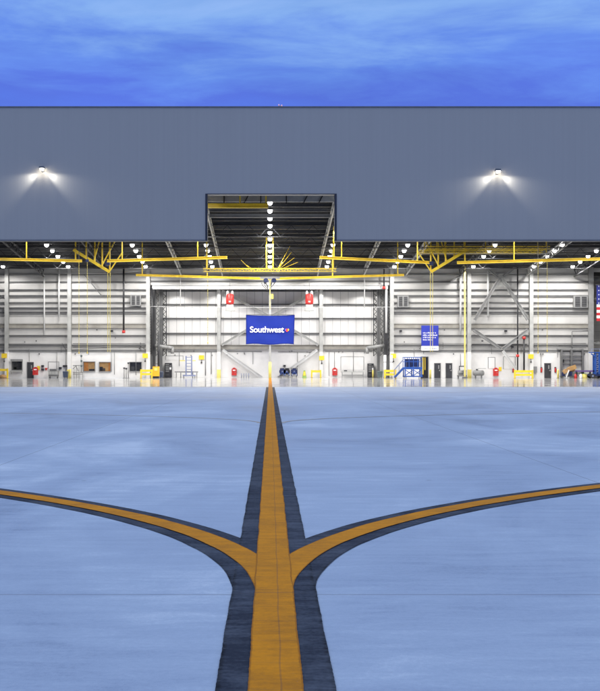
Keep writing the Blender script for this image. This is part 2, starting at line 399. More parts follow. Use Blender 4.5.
# cross girders seen through the tail slot
MB().ibeam((-30, 116.3, deck(116.3) - .43), (30, 116.3, deck(116.3) - .43), .3, .38).build('girder', 'steel_grey', H)
MB().box(-8, 8, 108.0, 108.2, deck(108) - .95, deck(108) - .33).build('girder', 'canopy_grey', H)
for X in (-4.5, -2.6, -.9, 1.6, 3.2, 4.7):
    MB().bar((X, 107.9, deck(108) - 1.25), (X + random.choice((-.5, 0, .5)), 107.9, deck(108) - .3), .10).build('strut', 'steel_black', H)
for d in (121, 127, 133.5, 140):
    MB().truss((-40, d, deck(d) - .4), (40, d, deck(d) - .4), 1.25, .12, 34, .09).build('cross_truss', 'steel_black', H)

WD = BACK
def wx(x): return px(x, WD)
def wz(y): return pz(y, WD)
XL, XR, XR2 = -16.2, 16.2, 43.0
zlow = wz(351.5)
# side-bay walls
for x0, x1 in ((-SIDE + .3, XL), (XR, XR2)):
    MB().box(x0, x1, WD, WD + .3, 0, zlow).build('lower_wall', 'white_wall', H)
    MB().box(x0, x1, WD + .12, WD + .3, zlow, 15.0).build('upper_wall', 'liner_side', H)
    for y, t, mat in ((274.5, .7, 'steel_grey'), (282, 1., 'steel_mid'), (290, 1.1, 'steel_mid'), (296, 1.7, 'steel_mid'), (302.5, .9, 'steel_grey'), (308, 1.2, 'steel_mid'), (312.7, 2., 'steel_mid'),
                      (326, 4.2, 'tan_beam'), (335.5, .8, 'steel_mid'), (345, 1., 'steel_grey'), (351, 1.8, 'steel_grey')):
        MB().ibeam((x0, WD - .02, wz(y)), (x1, WD - .02, wz(y)), .26, t / 7.4, min(.04, t / 30)).build('girt', mat, H)
# wall above and inside the two nose recesses
zhd = wz(285)
MB().box(XL, XR, WD + .12, WD + .3, zhd, 15.0).build('upper_wall', 'liner_side', H)
MB().box(XR2, SIDE - .3, WD + .12, WD + .3, wz(272), 15.0).build('upper_wall', 'liner_side', H)
for y, t in ((275.5, 1.2), (281, 1.)):
    MB().ibeam((XL, WD - .02, wz(y)), (XR, WD - .02, wz(y)), .26, t / 7.4, .03).build('girt', 'steel_mid', H)
MB().ibeam((XL + .3, WD - .1, wz(287)), (XR - .3, WD - .1, wz(287)), .5, .62, .09).build('header_beam', 'steel_white', H)
RD = RECESS
def rx(x): return px(x, RD)
def rz(y): return pz(y, RD)
MB().box(XL - .3, XR + .3, RD, RD + .3, 0, rz(349)).build('lower_wall', 'white_wall', H)
MB().box(XL - .3, XR + .3, RD + .12, RD + .3, rz(349), rz(283)).build('upper_wall', 'liner_nose', H)
MB().box(XL - .3, XR + .3, WD + .3, RD + .3, rz(283), rz(283) + .3).build('recess_roof', 'roof_deck', H)
for y, t, mat in ((291, 1.4, 'steel_mid'), (304.5, 1.2, 'steel_mid'), (318.5, 1.3, 'steel_mid'), (333.5, 1.3, 'steel_mid')):
    MB().ibeam((XL + .6, RD - .05, rz(y)), (XR - .6, RD - .05, rz(y)), .26, t / 7.1, .035).build('girt', mat, H)
MB().ibeam((XL + .6, RD - .3, rz(347)), (XR - .6, RD - .3, rz(347)), .5, .62, .07).build('girt', 'tan_beam', H)
MB().box(XR2, SIDE - .3, RD, RD + .3, 0, 14.4).build('upper_wall', 'liner_side', H)
MB().box(XR2, SIDE - .3, WD + .3, RD + .3, wz(272), wz(272) + .3).build('recess_roof', 'roof_deck', H)
for y in (279, 299, 343.5):
    MB().cyl((XR2 + .5, WD + 1.2, wz(y)), (SIDE - .4, WD + 1.2, wz(y - 4)), .25, n=10).build('girt', 'steel_light', H)
for X, s in ((XL, -1), (XR, 1), (XR2, -1)):
    MB().box(X, X + s * .3, WD + .3, RD + .3, 0, 13.4 if abs(X) < 20 else 14.4).build('recess_side_wall', 'steel_mid', H)
# laced columns and risers in the recess corners
for s, xs in ((1, (150.5, 154.0, 157.5, 161.0, 164.5)), (-1, (389.5, 385.5, 382.0, 378.5, 375.5))):
    for i, x in enumerate(xs):
        d = WD + .1 + i * 1.2
        X = px(x, d)
        if i in (1, 3):
            MB().box(X - .18, X + .18, d, d + .45, .02, pz(288, d)).build('corner_column', 'steel_dark' if i == 1 else 'steel_mid', H)
        else:
            b_ = MB().box(X - .3, X - .2, d, d + .3, 3., pz(290, d)).box(X + .2, X + .3, d, d + .3, 3., pz(290, d))
            for k in range(12):
                z = 3.1 + k * .72
                b_.bar((X - .2, d + .15, z), (X + .2, d + .15, z + .36), .07); b_.bar((X + .2, d + .15, z + .36), (X - .2, d + .15, z + .70), .07)
            b_.build('laced_column', 'steel_black' if i != 2 else 'steel_mid', H)
    X = px(xs[3], WD + 2)
    MB().tube([(X - .7 * s, WD + 1, 4.4), (X + .9 * s, WD + 1, 4.2), (X + 1.6 * s, WD + 1.4, 4.1), (X + 1.6 * s, WD + 1.4, 3.3)], .22).build('duct', 'steel_grey', H)
    X = px(xs[0] + 1.3, WD - .3)
    MB().tube([(X, WD - .35, wz(288)), (X, WD - .35, wz(352))], .10).build('riser_pipe', 'steel_black' if s > 0 else 'steel_grey', H)
X = px(159, BACK)
MB().tube([(X, BACK - .5, wz(335)), (X, BACK - .5, .9)], .14).build('riser_pipe', 'steel_black', H)
MB().tube([(px(376, RD - 1), RD - 1.4, rz(297)), (px(378.5, RD - 1), RD - 1.4, rz(300)), (px(378.5, RD - 1), RD - 1.4, rz(330)), (px(381, RD - 1), RD - 1.4, rz(336)), (px(381, RD - 1), RD - 1.4, rz(352))], .2).build('duct', 'steel_light', H)
MB().tube([(px(386, BACK), BACK - .4, wz(290)), (px(386, BACK), BACK - .4, wz(333))], .15).build('duct', 'steel_white', H)
# columns: (photo column, depth, top row, has yellow foot guard)
cols = [(7.5, WD, 267, 0), (70, WD, 267, 1), (148.5, WD, 270, 0), (219, RD, 288, 1), (321, RD, 288, 0), (391.5, WD, 268, 0), (468.5, WD, 273, 1), (530.5, WD, 268, 0), (590, WD, 266, 0)]
for x, d, top, foot in cols:
    X = px(x, d); w = .25 if x < 580 else .32
    z1 = pz(top, d); zl = pz(352, d)
    b_ = MB().box(X - w, X + w, d - .62, d - .56, zl, z1).box(X - w, X + w, d - .22, d - .16, zl, z1).box(X - .05, X + .05, d - .557, d - .223, zl, z1)
    c = b_.build('column', 'steel_light' if x < 580 else 'steel_grey', H)
    MB().box(X - w + .01, X + w - .01, d - .64, d - .14, .004, zl - .003).build('base_casing', 'white_wall', c)
    if foot: MB().box(X - w - .02, X + w + .02, d - .67, d - .645, .004, pz(369.5, d)).build('foot_guard', 'yellow_pale', c)
# braces
def brace(x0, y0, x1, y1, d, w=.34, mat='steel_light'):
    MB().ibeam((px(x0, d), d - .5, pz(y0, d)), (px(x1, d), d - .5, pz(y1, d)), w, w, .06).build('brace', mat, H)
for s in (1, -1):
    mir = lambda x: 270 + s * (x - 270)
    brace(mir(222), 291, mir(268), 316, RD - .3); brace(mir(222), 345, mir(267), 318, RD - .3)
    brace(mir(223), 350, mir(262), 377.5, RD - .3, .36, 'steel_white')
brace(499, 278, 474, 320, WD - .4, .4, 'steel_grey'); brace(501, 278, 527, 320, WD - .4, .4, 'steel_grey')
brace(473, 330, 500, 349, WD - .4, .4, 'steel_grey'); brace(527, 330, 502, 349, WD - .4, .4, 'steel_grey'); brace(502, 351, 515, 369, WD - .4, .36, 'steel_white')
brace(497, 277, 484, 266, WD - .4, .3, 'steel_grey'); brace(503, 277, 516, 266, WD - .4, .3, 'steel_grey')
MB().poly([(wx(494), wz(286)), (wx(497), wz(280)), (wx(497), wz(274)), (wx(503), wz(274)), (wx(503), wz(280)), (wx(506), wz(286))], WD - .75, WD - .68).build('gusset', 'steel_light', H)
brace(450, 282, 464, 273, WD - .3, .2, 'steel_grey'); brace(85, 275, 103, 297, WD - .3, .12, 'steel_mid')
# centre post with its yellow sleeve
X = px(270, BACK + .5)
c = MB().cyl((X, BACK + .6, 0), (X, BACK + .6, pz(267, BACK)), .13).build('centre_post', 'steel_white', H)
MB().cyl((X, BACK + .6, .003), (X, BACK + .6, pz(362, BACK)), .2).build('foot_guard', 'yellow_pale', c)
# pipes on and before the wall
def pipe(pts, r, mat, d=BACK - .5, name='pipe'):
    return MB().tube([(px(x, d), d, pz(y, d)) for x, y in pts], r).build(name, mat, H)
pipe([(38.5, 268), (39, 271), (43, 274), (44.3, 276), (44.3, 335)], .10, 'steel_white')
pipe([(59, 268), (59, 317)], .13, 'steel_white')
pipe([(40, 273), (110, 273.5), (150, 270)], .05, 'steel_white')
pipe([(488, 264), (488, 317)], .13, 'steel_white')
pipe([(460.5, 270), (460.5, 335)], .13, 'steel_white')
pipe([(462, 274), (532, 273)], .05, 'steel_white')
pipe([(180.5, 268), (180.5, 306)], .05, 'steel_white'); pipe([(364.5, 270), (364.5, 308)], .07, 'steel_white')
pipe([(150, 306.5), (270, 307.5), (395, 307)], .035, 'steel_white')
pipe([(572, 351), (572, 331.5), (588, 331)], .06, 'steel_mid')
pipe([(62, 343), (66, 350), (140, 346), (146, 350)], .03, 'steel_dark')
for x in (57, 66, 111.5, 114.5, 136, 205.5, 211.3, 329, 353.3, 541):
    pipe([(x, 352), (x, 371 + (x * 7 % 6))], .035 if x not in (205.5, 211.3) else .06, 'steel_grey', name='conduit', d=BACK - .12 if not 150 < x < 390 else RECESS - .12)
for x, y0, y1, e in ((123.7, 258, 332, 1), (517.6, 260, 372, 1), (524, 337, 372, 1), (384, 250, 288, 1)):
    d = BACK - 1.
    p_ = pipe([(x, y0), (x, y1)], .13 if y0 > 300 or x < 200 else .10, 'steel_black', d, 'hose_drop')
    yy = y1 if x not in (517.6, 524) else (356 if x < 520 else 338)
    MB().cyl((px(x, d), d, pz(yy, d) - .15), (px(x, d), d, pz(yy, d) + .2), .22).build('valve', 'red', p_)
# small wall boxes
for x, y in ((112, 331), (400.5, 331), (505.5, 331), (512, 347), (284.5, 365.8), (60.5, 368), (64.5, 366), (67.4, 366), (43, 369.5), (43, 366)):
    d = RECESS if 250 < x < 300 else BACK
    MB().box(px(x - 1.2, d), px(x + 1.2, d), d - .35, d - .004, pz(y + .9, d), pz(y - .9, d)).build('wall_box', 'steel_black', H, bevel=.02)
for x, y, w in ((534.5, 369.5, 2), (349.5, 366, 0)):
    if w: MB().box(wx(x - w), wx(x + w), WD - .3, WD - .004, wz(y + 3), wz(y - 3)).build('wall_box', 'steel_grey', H, bevel=.02)
rc = random.Random(5)
for a, c in ((-6, 69), (71, 147), (393, 467), (470, 529), (532, 588)):
    for y in (344, 347.6):
        y += rc.uniform(-.5, .5)
        pipe([(a + 2, y), (c - 2, y)], .04, rc.choice(('steel_dark', 'steel_grey', 'steel_mid')), BACK - .28, 'conduit')
    for k in range(3):
        x = rc.uniform(a + 4, c - 4); y = rc.uniform(341, 349)
        pipe([(x, y), (x + rc.uniform(-.3, .3), y + rc.uniform(5, 14))], .03, 'steel_mid', BACK - .24, 'conduit')
    for k in range(4):
        x = rc.uniform(a + 3, c - 3); y = rc.choice((341, 342, 348.5, 354, 330, 338))
        MB().box(wx(x - .5), wx(x + .5), WD - .3, WD - .14, wz(y + .6), wz(y - .6)).build('junction_box', rc.choice(('steel_dark', 'steel_mid')), H)
for a, c in ((168, 217), (223, 262), (278, 317), (325, 372)):
    y = 351.5 + rc.uniform(-.4, .4)
    pipe([(a, y), (c, y)], .04, 'steel_grey', RECESS - .1, 'conduit')
    for k in range(5):
        x = rc.uniform(a + 2, c - 2); y = rc.uniform(350, 356)
        MB().box(rx(x - .4), rx(x + .4), RD - .2, RD - .004, rz(y + .5), rz(y - .5)).build('junction_box', 'steel_mid', H)
    x = rc.uniform(a + 4, c - 4); pipe([(x, 352), (x, rc.uniform(362, 370))], .03, 'steel_mid', RECESS - .1, 'conduit')
# louvred vents
for x0, x1, y0, y1 in ((131, 141.5, 295, 306), (397, 408, 296, 307.5), (572.5, 586.5, 296, 308)):
    fr = MB().box(wx(x0), wx(x1), WD - .6, WD - .15, wz(y1), wz(y0)).build('vent', 'steel_grey', H, bevel=.03)
    b_ = MB()
    for k in range(2):
        a0 = x0 + 1 + k * (x1 - x0 - 1) / 2; a1 = a0 + (x1 - x0 - 3.4) / 2
        b_.box(wx(a0 + .4), wx(a1), WD - .64, WD - .603, wz(y1 - 1), wz(y0 + 1))
    lv = b_.build('vent_opening', 'steel_dark', fr)
    b_ = MB()
    for k in range(2):
        a0 = x0 + 1 + k * (x1 - x0 - 1) / 2; a1 = a0 + (x1 - x0 - 3.4) / 2
        for q in range(4): b_.box(wx(a0 + .6) , wx(a1 - .2), WD - .68, WD - .645, wz(y1 - 1.9 - q * 2.3), wz(y1 - 2.2 - q * 2.3))
    b_.build('louvre', 'steel_mid', fr)
# doors
for x0, x1, y0, d in ((27, 34, 362, WD), (434, 440.7, 363, WD), (445.4, 452.2, 363, WD), (544, 551, 363, WD)):
    dr = MB().box(px(x0, d) + .05, px(x1, d) - .05, d - .06, d - .003, .02, pz(y0, d) - .05).build('door', 'door_dark', H, bevel=.01)
    MB().box(px(x0, d), px(x0, d) + .048, d - .09, d - .002, .004, pz(y0, d)).box(px(x1, d) - .048, px(x1, d), d - .09, d - .002, .004, pz(y0, d)).box(px(x0, d) + .05, px(x1, d) - .05, d - .09, d - .002, pz(y0, d) - .048, pz(y0, d)).build('door_frame', 'steel_grey', dr)
    MB().cyl((px(x1, d) - .15, d - .12, 1.02), (px(x1, d) - .3, d - .12, 1.02), .02).box(px(x1, d) - .19, px(x1, d) - .11, d - .09, d - .062, .94, 1.12).build('handle', 'steel_light', dr)
    MB().box(px(x0, d) + .55, px(x0, d) + .7, d - .075, d - .062, 1.25, 1.75).build('pane', 'steel_grey', dr)
# doorway beside the blue stand, opening's shade painted as a black panel, yellow strips
dw = MB().box(wx(421), wx(428), WD - .05, WD - .003, .01, wz(357)).build('doorway', 'black', H)
MB().box(wx(420.4), wx(421), WD - .12, WD - .002, .004, wz(356.6)).box(wx(428), wx(428.6), WD - .12, WD - .002, .004, wz(356.6)).box(wx(421), wx(428), WD - .12, WD - .002, wz(357) + .002, wz(356.4)).build('door_frame', 'steel_grey', dw)
MB().box(wx(422.3), wx(423.3), WD - .09, WD - .06, .5, wz(357.5)).box(wx(424.6), wx(425.2), WD - .09, WD - .06, 1.1, wz(357.5)).build('strip', 'yellow', dw)
# windows
def window(x0, x1, y0, y1, back, bits, fmat='steel_grey'):
    w_ = MB().box(wx(x0), wx(x1), WD - .03, WD - .003, wz(y1), wz(y0)).build('window', back, H)
    t = .07
    a0, a1, c0, c1 = wx(x0), wx(x1), wz(y1), wz(y0)
    MB().box(a0 - t, a0, WD - .2, WD - .002, c0 - t, c1 + t).box(a1, a1 + t, WD - .2, WD - .002, c0 - t, c1 + t).box(a0, a1, WD - .2, WD - .002, c1, c1 + t).box(a0, a1, WD - .2, WD - .002, c0 - t, c0).build('frame', fmat, w_)
    for (u0, u1, v0, v1, mt) in bits:
        MB().box(a0 + (a1 - a0) * u0, a0 + (a1 - a0) * u1, WD - .09, WD - .034, c0 + (c1 - c0) * v0, c0 + (c1 - c0) * v1).build('blind' if mt.endswith('wood') else 'furnishing', mt, w_)
    MB().box(a0 + .004, a1 - .004, WD - .15, WD - .14, c0 + .004, c1 - .004).build('pane', 'glass', w_)
    return w_
window(84, 95, 362, 371, 'wood', [(.02, .17, .02, .98, 'orange_wood'), (.2, .38, .02, .98, 'orange_wood'), (.48, .96, .03, .22, 'black')])
window(99.6, 110.8, 362.3, 371.3, 'wood', [(.02, .3, .05, .5, 'black'), (.33, .5, .05, .35, 'steel_dark'), (.8, .97, .02, .98, 'orange_wood')])
window(130, 141.5, 362.3, 371, 'black', [(.1, .4, .1, .5, 'steel_dark'), (.55, .9, .15, .8, 'steel_black')])
w_ = window(12.3, 22.3, 361.2, 370, 'steel_mid', [(.15, .5, .05, .75, 'steel_dark'), (.55, .62, .02, .98, 'steel_black'), (.66, .95, .1, .9, 'steel_black'), (.2, .45, .1, .35, 'green')])
MB().box(wx(11.3), wx(23.3), WD - .5, WD - .21, wz(361.4), wz(359.2)).build('shutter_box', 'steel_grey', w_, bevel=.04)
MB().box(wx(11), wx(23.5), WD - .7, WD - .21, wz(371.6), wz(370.7)).bar((wx(12), WD - .22, wz(374)), (wx(12), WD - .6, wz(371.6)), .06).bar((wx(22.5), WD - .22, wz(374)), (wx(22.5), WD - .6, wz(371.6)), .06).build('ledge', 'steel_light', w_)
# framed panels on the walls
for x0, x1, y0, y1, d in ((488.3, 494.6, 357.5, 368.5, WD), (503.5, 515, 357, 369, WD), (341, 363.5, 357, 370, RECESS), (166, 183, 356, 360, RECESS), (48.7, 58.7, 362, 371, WD)):
    MB().box(px(x0, d), px(x1, d), d - .05, d - .003, pz(y1, d), pz(y0, d)).build('wall_panel', 'white_wall', H)
    t = .05; a0, a1, c0, c1 = px(x0, d), px(x1, d), pz(y1, d), pz(y0, d)
    MB().box(a0 - t, a0, d - .07, d - .002, c0, c1).box(a1, a1 + t, d - .07, d - .002, c0, c1).box(a0 - t, a1 + t, d - .07, d - .002, c1, c1 + t).build('panel_trim', 'steel_mid', H)

# rooftop beacon
bx_ = px(280, 90.); t = thing('roof_beacon', 'tiny pinkish beacon lamp poking above the roof edge against the sky', 'beacon', (bx_, 89.2, ZT + .09))
MB().lathe((bx_, 89.2, ZT + .09), [(.14, 0), (.14, .05), (.05, .06), (.05, .16)]).build('base', 'steel_light', t)
MB().lathe((bx_ - .1, 89.2, ZT + .25), [(.02, 0), (.055, .02), (.055, .10), (.03, .13)]).lathe((bx_ + .13, 89.2, ZT + .21), [(.02, 0), (.055, .02), (.055, .10), (.03, .13)]).build('lens', 'beacon_red', t)
MB().bar((bx_ - .12, 89.2, ZT + .235), (bx_ + .14, 89.2, ZT + .21), .05, .04).build('bracket', 'steel_light', t)

# facade wall lamps
for x, y, side, lab in ((43, 171, 'left', 'lit floodlight on the left half of the grey facade'), (497, 173.5, 'right', 'lit floodlight on the facade to the right of the tail slot')):
    X, Z = px(x, FRONT), pz(y, FRONT)
    t = thing('wall_lamp', lab, 'wall lamp', (X, FRONT, Z), 'floodlights on the hangar facade')
    MB().box(X - .10, X + .10, FRONT - .09, FRONT - .002, Z - .06, Z + .26).bar((X, FRONT - .05, Z + .2), (X, FRONT - .42, Z + .28), .08).build('bracket', 'steel_mid', t)
    MB().poly([(X - .20, Z + .28), (X + .20, Z + .28), (X + .19, Z + .12), (X - .19, Z + .12)], FRONT - .60, FRONT - .24).build('housing', 'steel_mid', t, bevel=.02)
    MB().lathe((X, FRONT - .42, Z + .0), [(.05, 0), (.15, .04), (.18, .08), (.18, .115)], 14).build('lens', 'wall_lamp_glass', t)
    for s in (-1, 1):
        for e, cone, loc, aim in ((520, 54, (s * .05, -.36, -.03), (s * 2.0, .32, -1.12)), (40, 112, (s * .04, -.45, -.06), (s * 1.0, .35, -.85))):
            l = bpy.data.lights.new('lamp_beam', 'SPOT'); l.energy = e; l.color = (.97, .99, .97); l.spot_size = R(cone); l.spot_blend = 1.; l.shadow_soft_size = .1
            lo = bpy.data.objects.new('lamp_beam', l); C.objects.link(lo); lo.parent = t
            lo.location = loc
            lo.rotation_euler = Vector(aim).to_track_quat('-Z', 'Y').to_euler()

# ------------------------------------------------------------------ ceiling lamps
def downlight(parent, z, energy, size, cone):
    l = bpy.data.lights.new('lamp_beam', 'SPOT'); l.energy = energy; l.color = (1, .985, .965); l.spot_size = R(cone); l.spot_blend = .35; l.shadow_soft_size = size
    lo = bpy.data.objects.new('lamp_beam', l); C.objects.link(lo); lo.parent = parent; lo.location = (0, 0, z)
LAMP_W = 1320.
ordn = ['rearmost', 'second', 'third', 'fourth', 'fifth', 'sixth', 'seventh', 'eighth', 'ninth', 'tenth', 'foremost']
def ceiling_lamp(X, d, label):
    z = deck(d) - .42
    t = thing('ceiling_lamp', label, 'ceiling lamp', (X, d, z), 'round lamps under the hangar roof')
    MB().lathe((X, d, z), [(.30, 0), (.31, .04), (.20, .16), (.11, .20), (.11, .30)], 14).cyl((X, d, z + .3), (X, d, z + .42), .03, n=6).build('housing', 'steel_grey', t)
    MB().lathe((X, d, z - .20), [(.05, -.13), (.16, -.08), (.22, .02), (.245, .10), (.25, .198)], 14).build('lens', 'lamp_glass', t)
    downlight(t, -.40, LAMP_W, .18, 168)
rows = [(-35.2, 1, 'row at the far left edge'), (-26.6, 5, 'row above the tall left wall'), (-16.4, 5, 'row over the left corner columns'), (-7.6, 5, 'row left of the tail slot'),
        (7.5, 5, 'row right of the tail slot'), (16.4, 5, 'row over the right corner columns'), (26.8, 5, 'row crossing the double walkway'), (34.8, 5, 'row right of the double walkway'), (39.9, 4, 'row at the far right edge')]
for X, n, lab in rows:
    for k in range(n):
        ceiling_lamp(X, 145 - 3.5 * k, ('lit round lamp, %s from the back in the %s' % (ordn[k], lab)).replace('rearmost from the back', 'rearmost') if n > 1 else 'single lit round ceiling lamp at the far left edge by the back wall')
for X, n, lab in rows[1:]:                # added unseen lamps behind the facade, to light the hangar front and apron
    for k in (7, 9, 11, 13):
        ceiling_lamp(X, 145 - 3.5 * k, 'added unseen round lamp behind the facade, %s, %s' % ({13: 'foremost', 11: 'second foremost', 9: 'third foremost', 7: 'fourth foremost'}[k], lab))
for k in range(11):
    ceiling_lamp(0, 145 - 3.47 * k, ('lit lamp in the centre row above the yellow line, %s' % (ordn[k] + (' from the back' if 0 < k < 10 else ''))))
# small rectangular lamps in the nose recess
for s, nm, xs in ((-1, 'left', (-13.0, -7.3)), (1, 'right', (13.0, 7.3))):
    for q, X in enumerate(xs):
        for k in range(3):
            d = 149.6 + 1.7 * k; z = rz(283) - .75 - .08 * k
            t = thing('recess_lamp', 'small rectangular recess lamp, %s of the %s three on the %s' % (('front', 'middle', 'back')[k], 'outer' if q == 0 else 'inner', nm), 'ceiling lamp', (X, d, z), 'rectangular lamps in the nose recess')
            MB().box(X - .32, X + .32, d - .2, d + .2, z, z + .12).bar((X, d, z + .12), (X, d, rz(283)), .05).build('housing', 'steel_grey', t)
            MB().box(X - .30, X + .30, d - .18, d + .18, z - .09, z - .002).build('lens', 'led_panel', t)
            downlight(t, -.25, LAMP_W * .30, .12, 150)

# ------------------------------------------------------------------ yellow suspended cranes and platforms
def runway(label, a, c, hangers, mat='yellow', h=.42, w=.34):   # a, c: (x, y, depth); hangers: photo columns
    A = Vector((px(a[0], a[2]), a[2], pz(a[1], a[2]))); Cc = Vector((px(c[0], c[2]), c[2], pz(c[1], c[2])))
    t = thing('crane_beam', label, 'crane beam', (A + Cc) / 2, 'yellow crane beams under the roof')
    MB().ibeam(A, Cc, w, h, .07).build('beam', mat, t)
    for hx in hangers:
        u = (hx - a[0]) / (c[0] - a[0]); p = A.lerp(Cc, u)
        MB().bar(p + Vector((0, 0, h / 2 + .003)), (p.x, p.y, deck(p.y) - .02), .12).build('hanger', mat, t)
    return t
runway('long yellow crane beam at the far left above the service window', (-60, 258, 121), (82, 261, 125), (-40, 25.5), h=.30)
runway('yellow crane beam left of the tail slot, rising slightly inward', (107.5, 261, 125), (227, 257.5, 121), (122.7, 198.5), h=.30)
runway('yellow crane beam right of the tail slot, rising slightly inward', (320, 257.5, 121), (429, 262.5, 125), (333.5, 341, 417), h=.30)
runway('long yellow crane beam at the far right below the double walkway', (457, 262.7, 125), (660, 257.5, 121), (515.3, 640), h=.31)
for s, lab in ((-1, 'left'), (1, 'right')):
    mir = lambda x: 270 + s * (270 - x)
    runway('yellow lower crane beam spanning from the %s corner column to the centre post' % lab, (mir(136), 275, 130), (mir(269), 278.8, 136), (mir(142), mir(206)), h=.26, w=.24)
runway('short yellow beam high inside the left half of the tail slot', (200, 205.8, 106), (268, 205.8, 106), (204, 240, 266), h=.42)
# lattice walkway below the tail slot
d = 128.; t = thing('suspended_walkway', 'yellow lattice walkway hung below the tail slot in the centre', 'walkway', (0, d, pz(270, d)), 'yellow suspended walkways')
for dy, n_ in ((0, 'front'), (1., 'rear')):
    MB().truss((px(203, d), d + dy, pz(268.3, d)), (px(336.5, d), d + dy, pz(268.3, d)), .36, .05, 24, .06).build('lattice', 'yellow', t)
MB().box(px(203, d), px(336.5, d), d + .06, d + .94, pz(271.6, d), pz(271.6, d) + .05).build('deck', 'steel_mid', t)
for x in (206.5, 266.5, 273, 333.5):
    MB().bar((px(x, d), d + .5, pz(268.3, d) + .05), (px(x, d), d + .5, deck(d) - .02), .15).build('hanger', 'yellow', t)
# double walkway at the right
d = 127.; t = thing('suspended_walkway', 'double yellow lattice walkway hung from the roof at the right', 'walkway', (px(485, d), d, pz(250, d)), 'yellow suspended walkways')
for y0, x0, x1, dy in ((246.4, 426, 550, 0), (250.4, 420, 543, 0), (246.4, 426, 550, 1.1), (250.4, 420, 543, 1.1)):
    MB().truss((px(x0, d), d + dy, pz(y0, d)), (px(x1, d), d + dy, pz(y0, d)), .29, .05, 18, .06).build('lattice', 'yellow', t)
MB().box(px(420, d), px(550, d), d + .06, d + 1.04, pz(253, d), pz(253, d) + .05).build('deck', 'steel_mid', t)
for x in (425, 437.5, 445.5, 455, 465, 486.5, 493, 539, 547.5):
    MB().bar((px(x, d), d + .55, pz(252.4, d)), (px(x, d), d + .55, deck(d) - .02), .12).build('hanger', 'yellow', t)
# telescoping platforms: sloping boom, hangers, struts, mast
def platform(label, sgn, x_of, mast_bot):
    d = 127.5
    P = lambda x, y: Vector((px(x_of(x), d), d, pz(y, d)))
    t = thing('telescoping_platform', label, 'overhead platform', P(109, 271), 'overhead yellow telescoping platforms')
    MB().bar(P(73.5, 249.8), P(109.5, 271.8), .30, .34).build('boom', 'yellow', t)
    top = pz(100, d)
    for x, y in ((75.3, 261), (86, 257), (94.6, 262), (102, 266.5), (109.5, 271)):
        p = P(x, y); MB().bar(p + Vector((0, .2, 0)), (p.x, d + .2, deck(d) - .02), .15).build('hanger', 'yellow', t)
    for (a, c) in (((101.5, 267), (118, 236)), ((109.5, 272), (123, 252)), ((94, 262), (100, 240))):
        MB().bar(P(*a) + Vector((0, -.2, 0)), P(*c) + Vector((0, -.2, 0)), .13).build('strut', 'yellow', t)
    p = P(109, 272)
    b_ = MB()
    for k in (-.13, .13): b_.box(p.x + k - .03, p.x + k + .03, d - .03, d + .03, pz(mast_bot, d), p.z)
    b_.build('mast', 'yellow_pale', t)
    p = P(109, 264); MB().box(p.x - .35, p.x + .15, d - .5, d - .25, p.z - .2, p.z + .25).build('winch', 'navy', t, bevel=.03)
    return t, P
t, P = platform('yellow telescoping platform boom at the left, sloping down toward the right', 1, lambda x: x, 352)
t2, P2 = platform('yellow telescoping platform boom at the right beneath the double walkway', -1, lambda x: 540.5 - x, 352)
# hoist chains
for x, y0, y1, d, lab in ((79, 262, 352, 126, 'left hoist chain hanging before the tall left wall'), (87.3, 262, 352, 126, 'right hoist chain hanging before the tall left wall'),
                     (207.8, 272, 342, 128.8, 'thin yellow hoist chain below the left end of the centre walkway'), (538, 262, 352, 126, 'hoist chain hanging before the right wall, left of two'), (547.2, 262, 350, 126, 'hoist chain hanging before the right wall, right of two')):
    X = px(x, d); t = thing('hoist_chain', 'pale yellow ' + lab if 'yellow' not in lab else lab, 'hoist chain', (X, d, pz(y1, d)), 'yellow hoist chains')
    MB().box(X - .18, X + .18, d - .12, d + .12, pz(y0, d) , pz(y0, d) + .3).build('trolley', 'navy', t, bevel=.03)
    MB().bar((X, d, pz(y0, d) + .3), (X, d, deck(d) - .02), .06).build('hanger', 'steel_mid', t)
    b_ = MB(); z = pz(y0, d)
    while z > pz(y1, d):
        b_.cyl((X, d, z), (X, d, z - .27), .030, n=6); z -= .30
    b_.build('chain', 'yellow_pale', t)
    MB().lathe((X, d, pz(y1, d) - .2), [(.03, 0), (.07, .05), (.06, .15), (.02, .2)], 8).build('hook', 'yellow', t)
d = 146.; X = px(464.8, d); t = thing('tool_mast', 'slim yellow vertical mast standing beside the white column at the right', 'mast', (X, d, 0))
MB().box(X - .09, X + .09, d - .09, d + .09, .2, pz(254, d)).build('pole', 'yellow_pale', t)
MB().box(X - .3, X + .3, d - .3, d + .3, .005, .2).build('base', 'steel_mid', t, bevel=.03)
# fanned yellow booms at the centre
d = 132.; t = thing('service_boom', 'fan of thin yellow booms rising from the middle of the centre walkway', 'service boom', (px(276, d), d, pz(271, d)))
b0 = (px(276.5, d), d, pz(271, d))
MB().box(px(272, d), px(280, d), d - .3, d + .3, pz(274, d), pz(270, d)).build('hub', 'steel_dark', t, bevel=.05)
for x, y in ((290, 246), (291.5, 252), (294.5, 257.5), (283, 262), (298, 262)):
    MB().bar(b0, (px(x, d), d + .2, pz(y, d)), .05).build('boom', 'yellow', t)
for x0, y0, x1, y1 in ((252, 271, 241, 260), (255, 271, 246.5, 265)):
    MB().bar((px(x0, d), d, pz(y0, d)), (px(x1, d), d, pz(y1, d)), .05).build('boom', 'yellow', t)
MB().bar((px(254, d), d, pz(271, d)), (px(272, d), d, pz(271.5, d)), .09).build('boom', 'yellow', t)
b_ = MB(); d = 134
t = thing('cable_carrier', 'tangled dark cable carrier with pulleys where the yellow beams meet', 'cable carrier', (px(270, d), d, pz(286, d)))
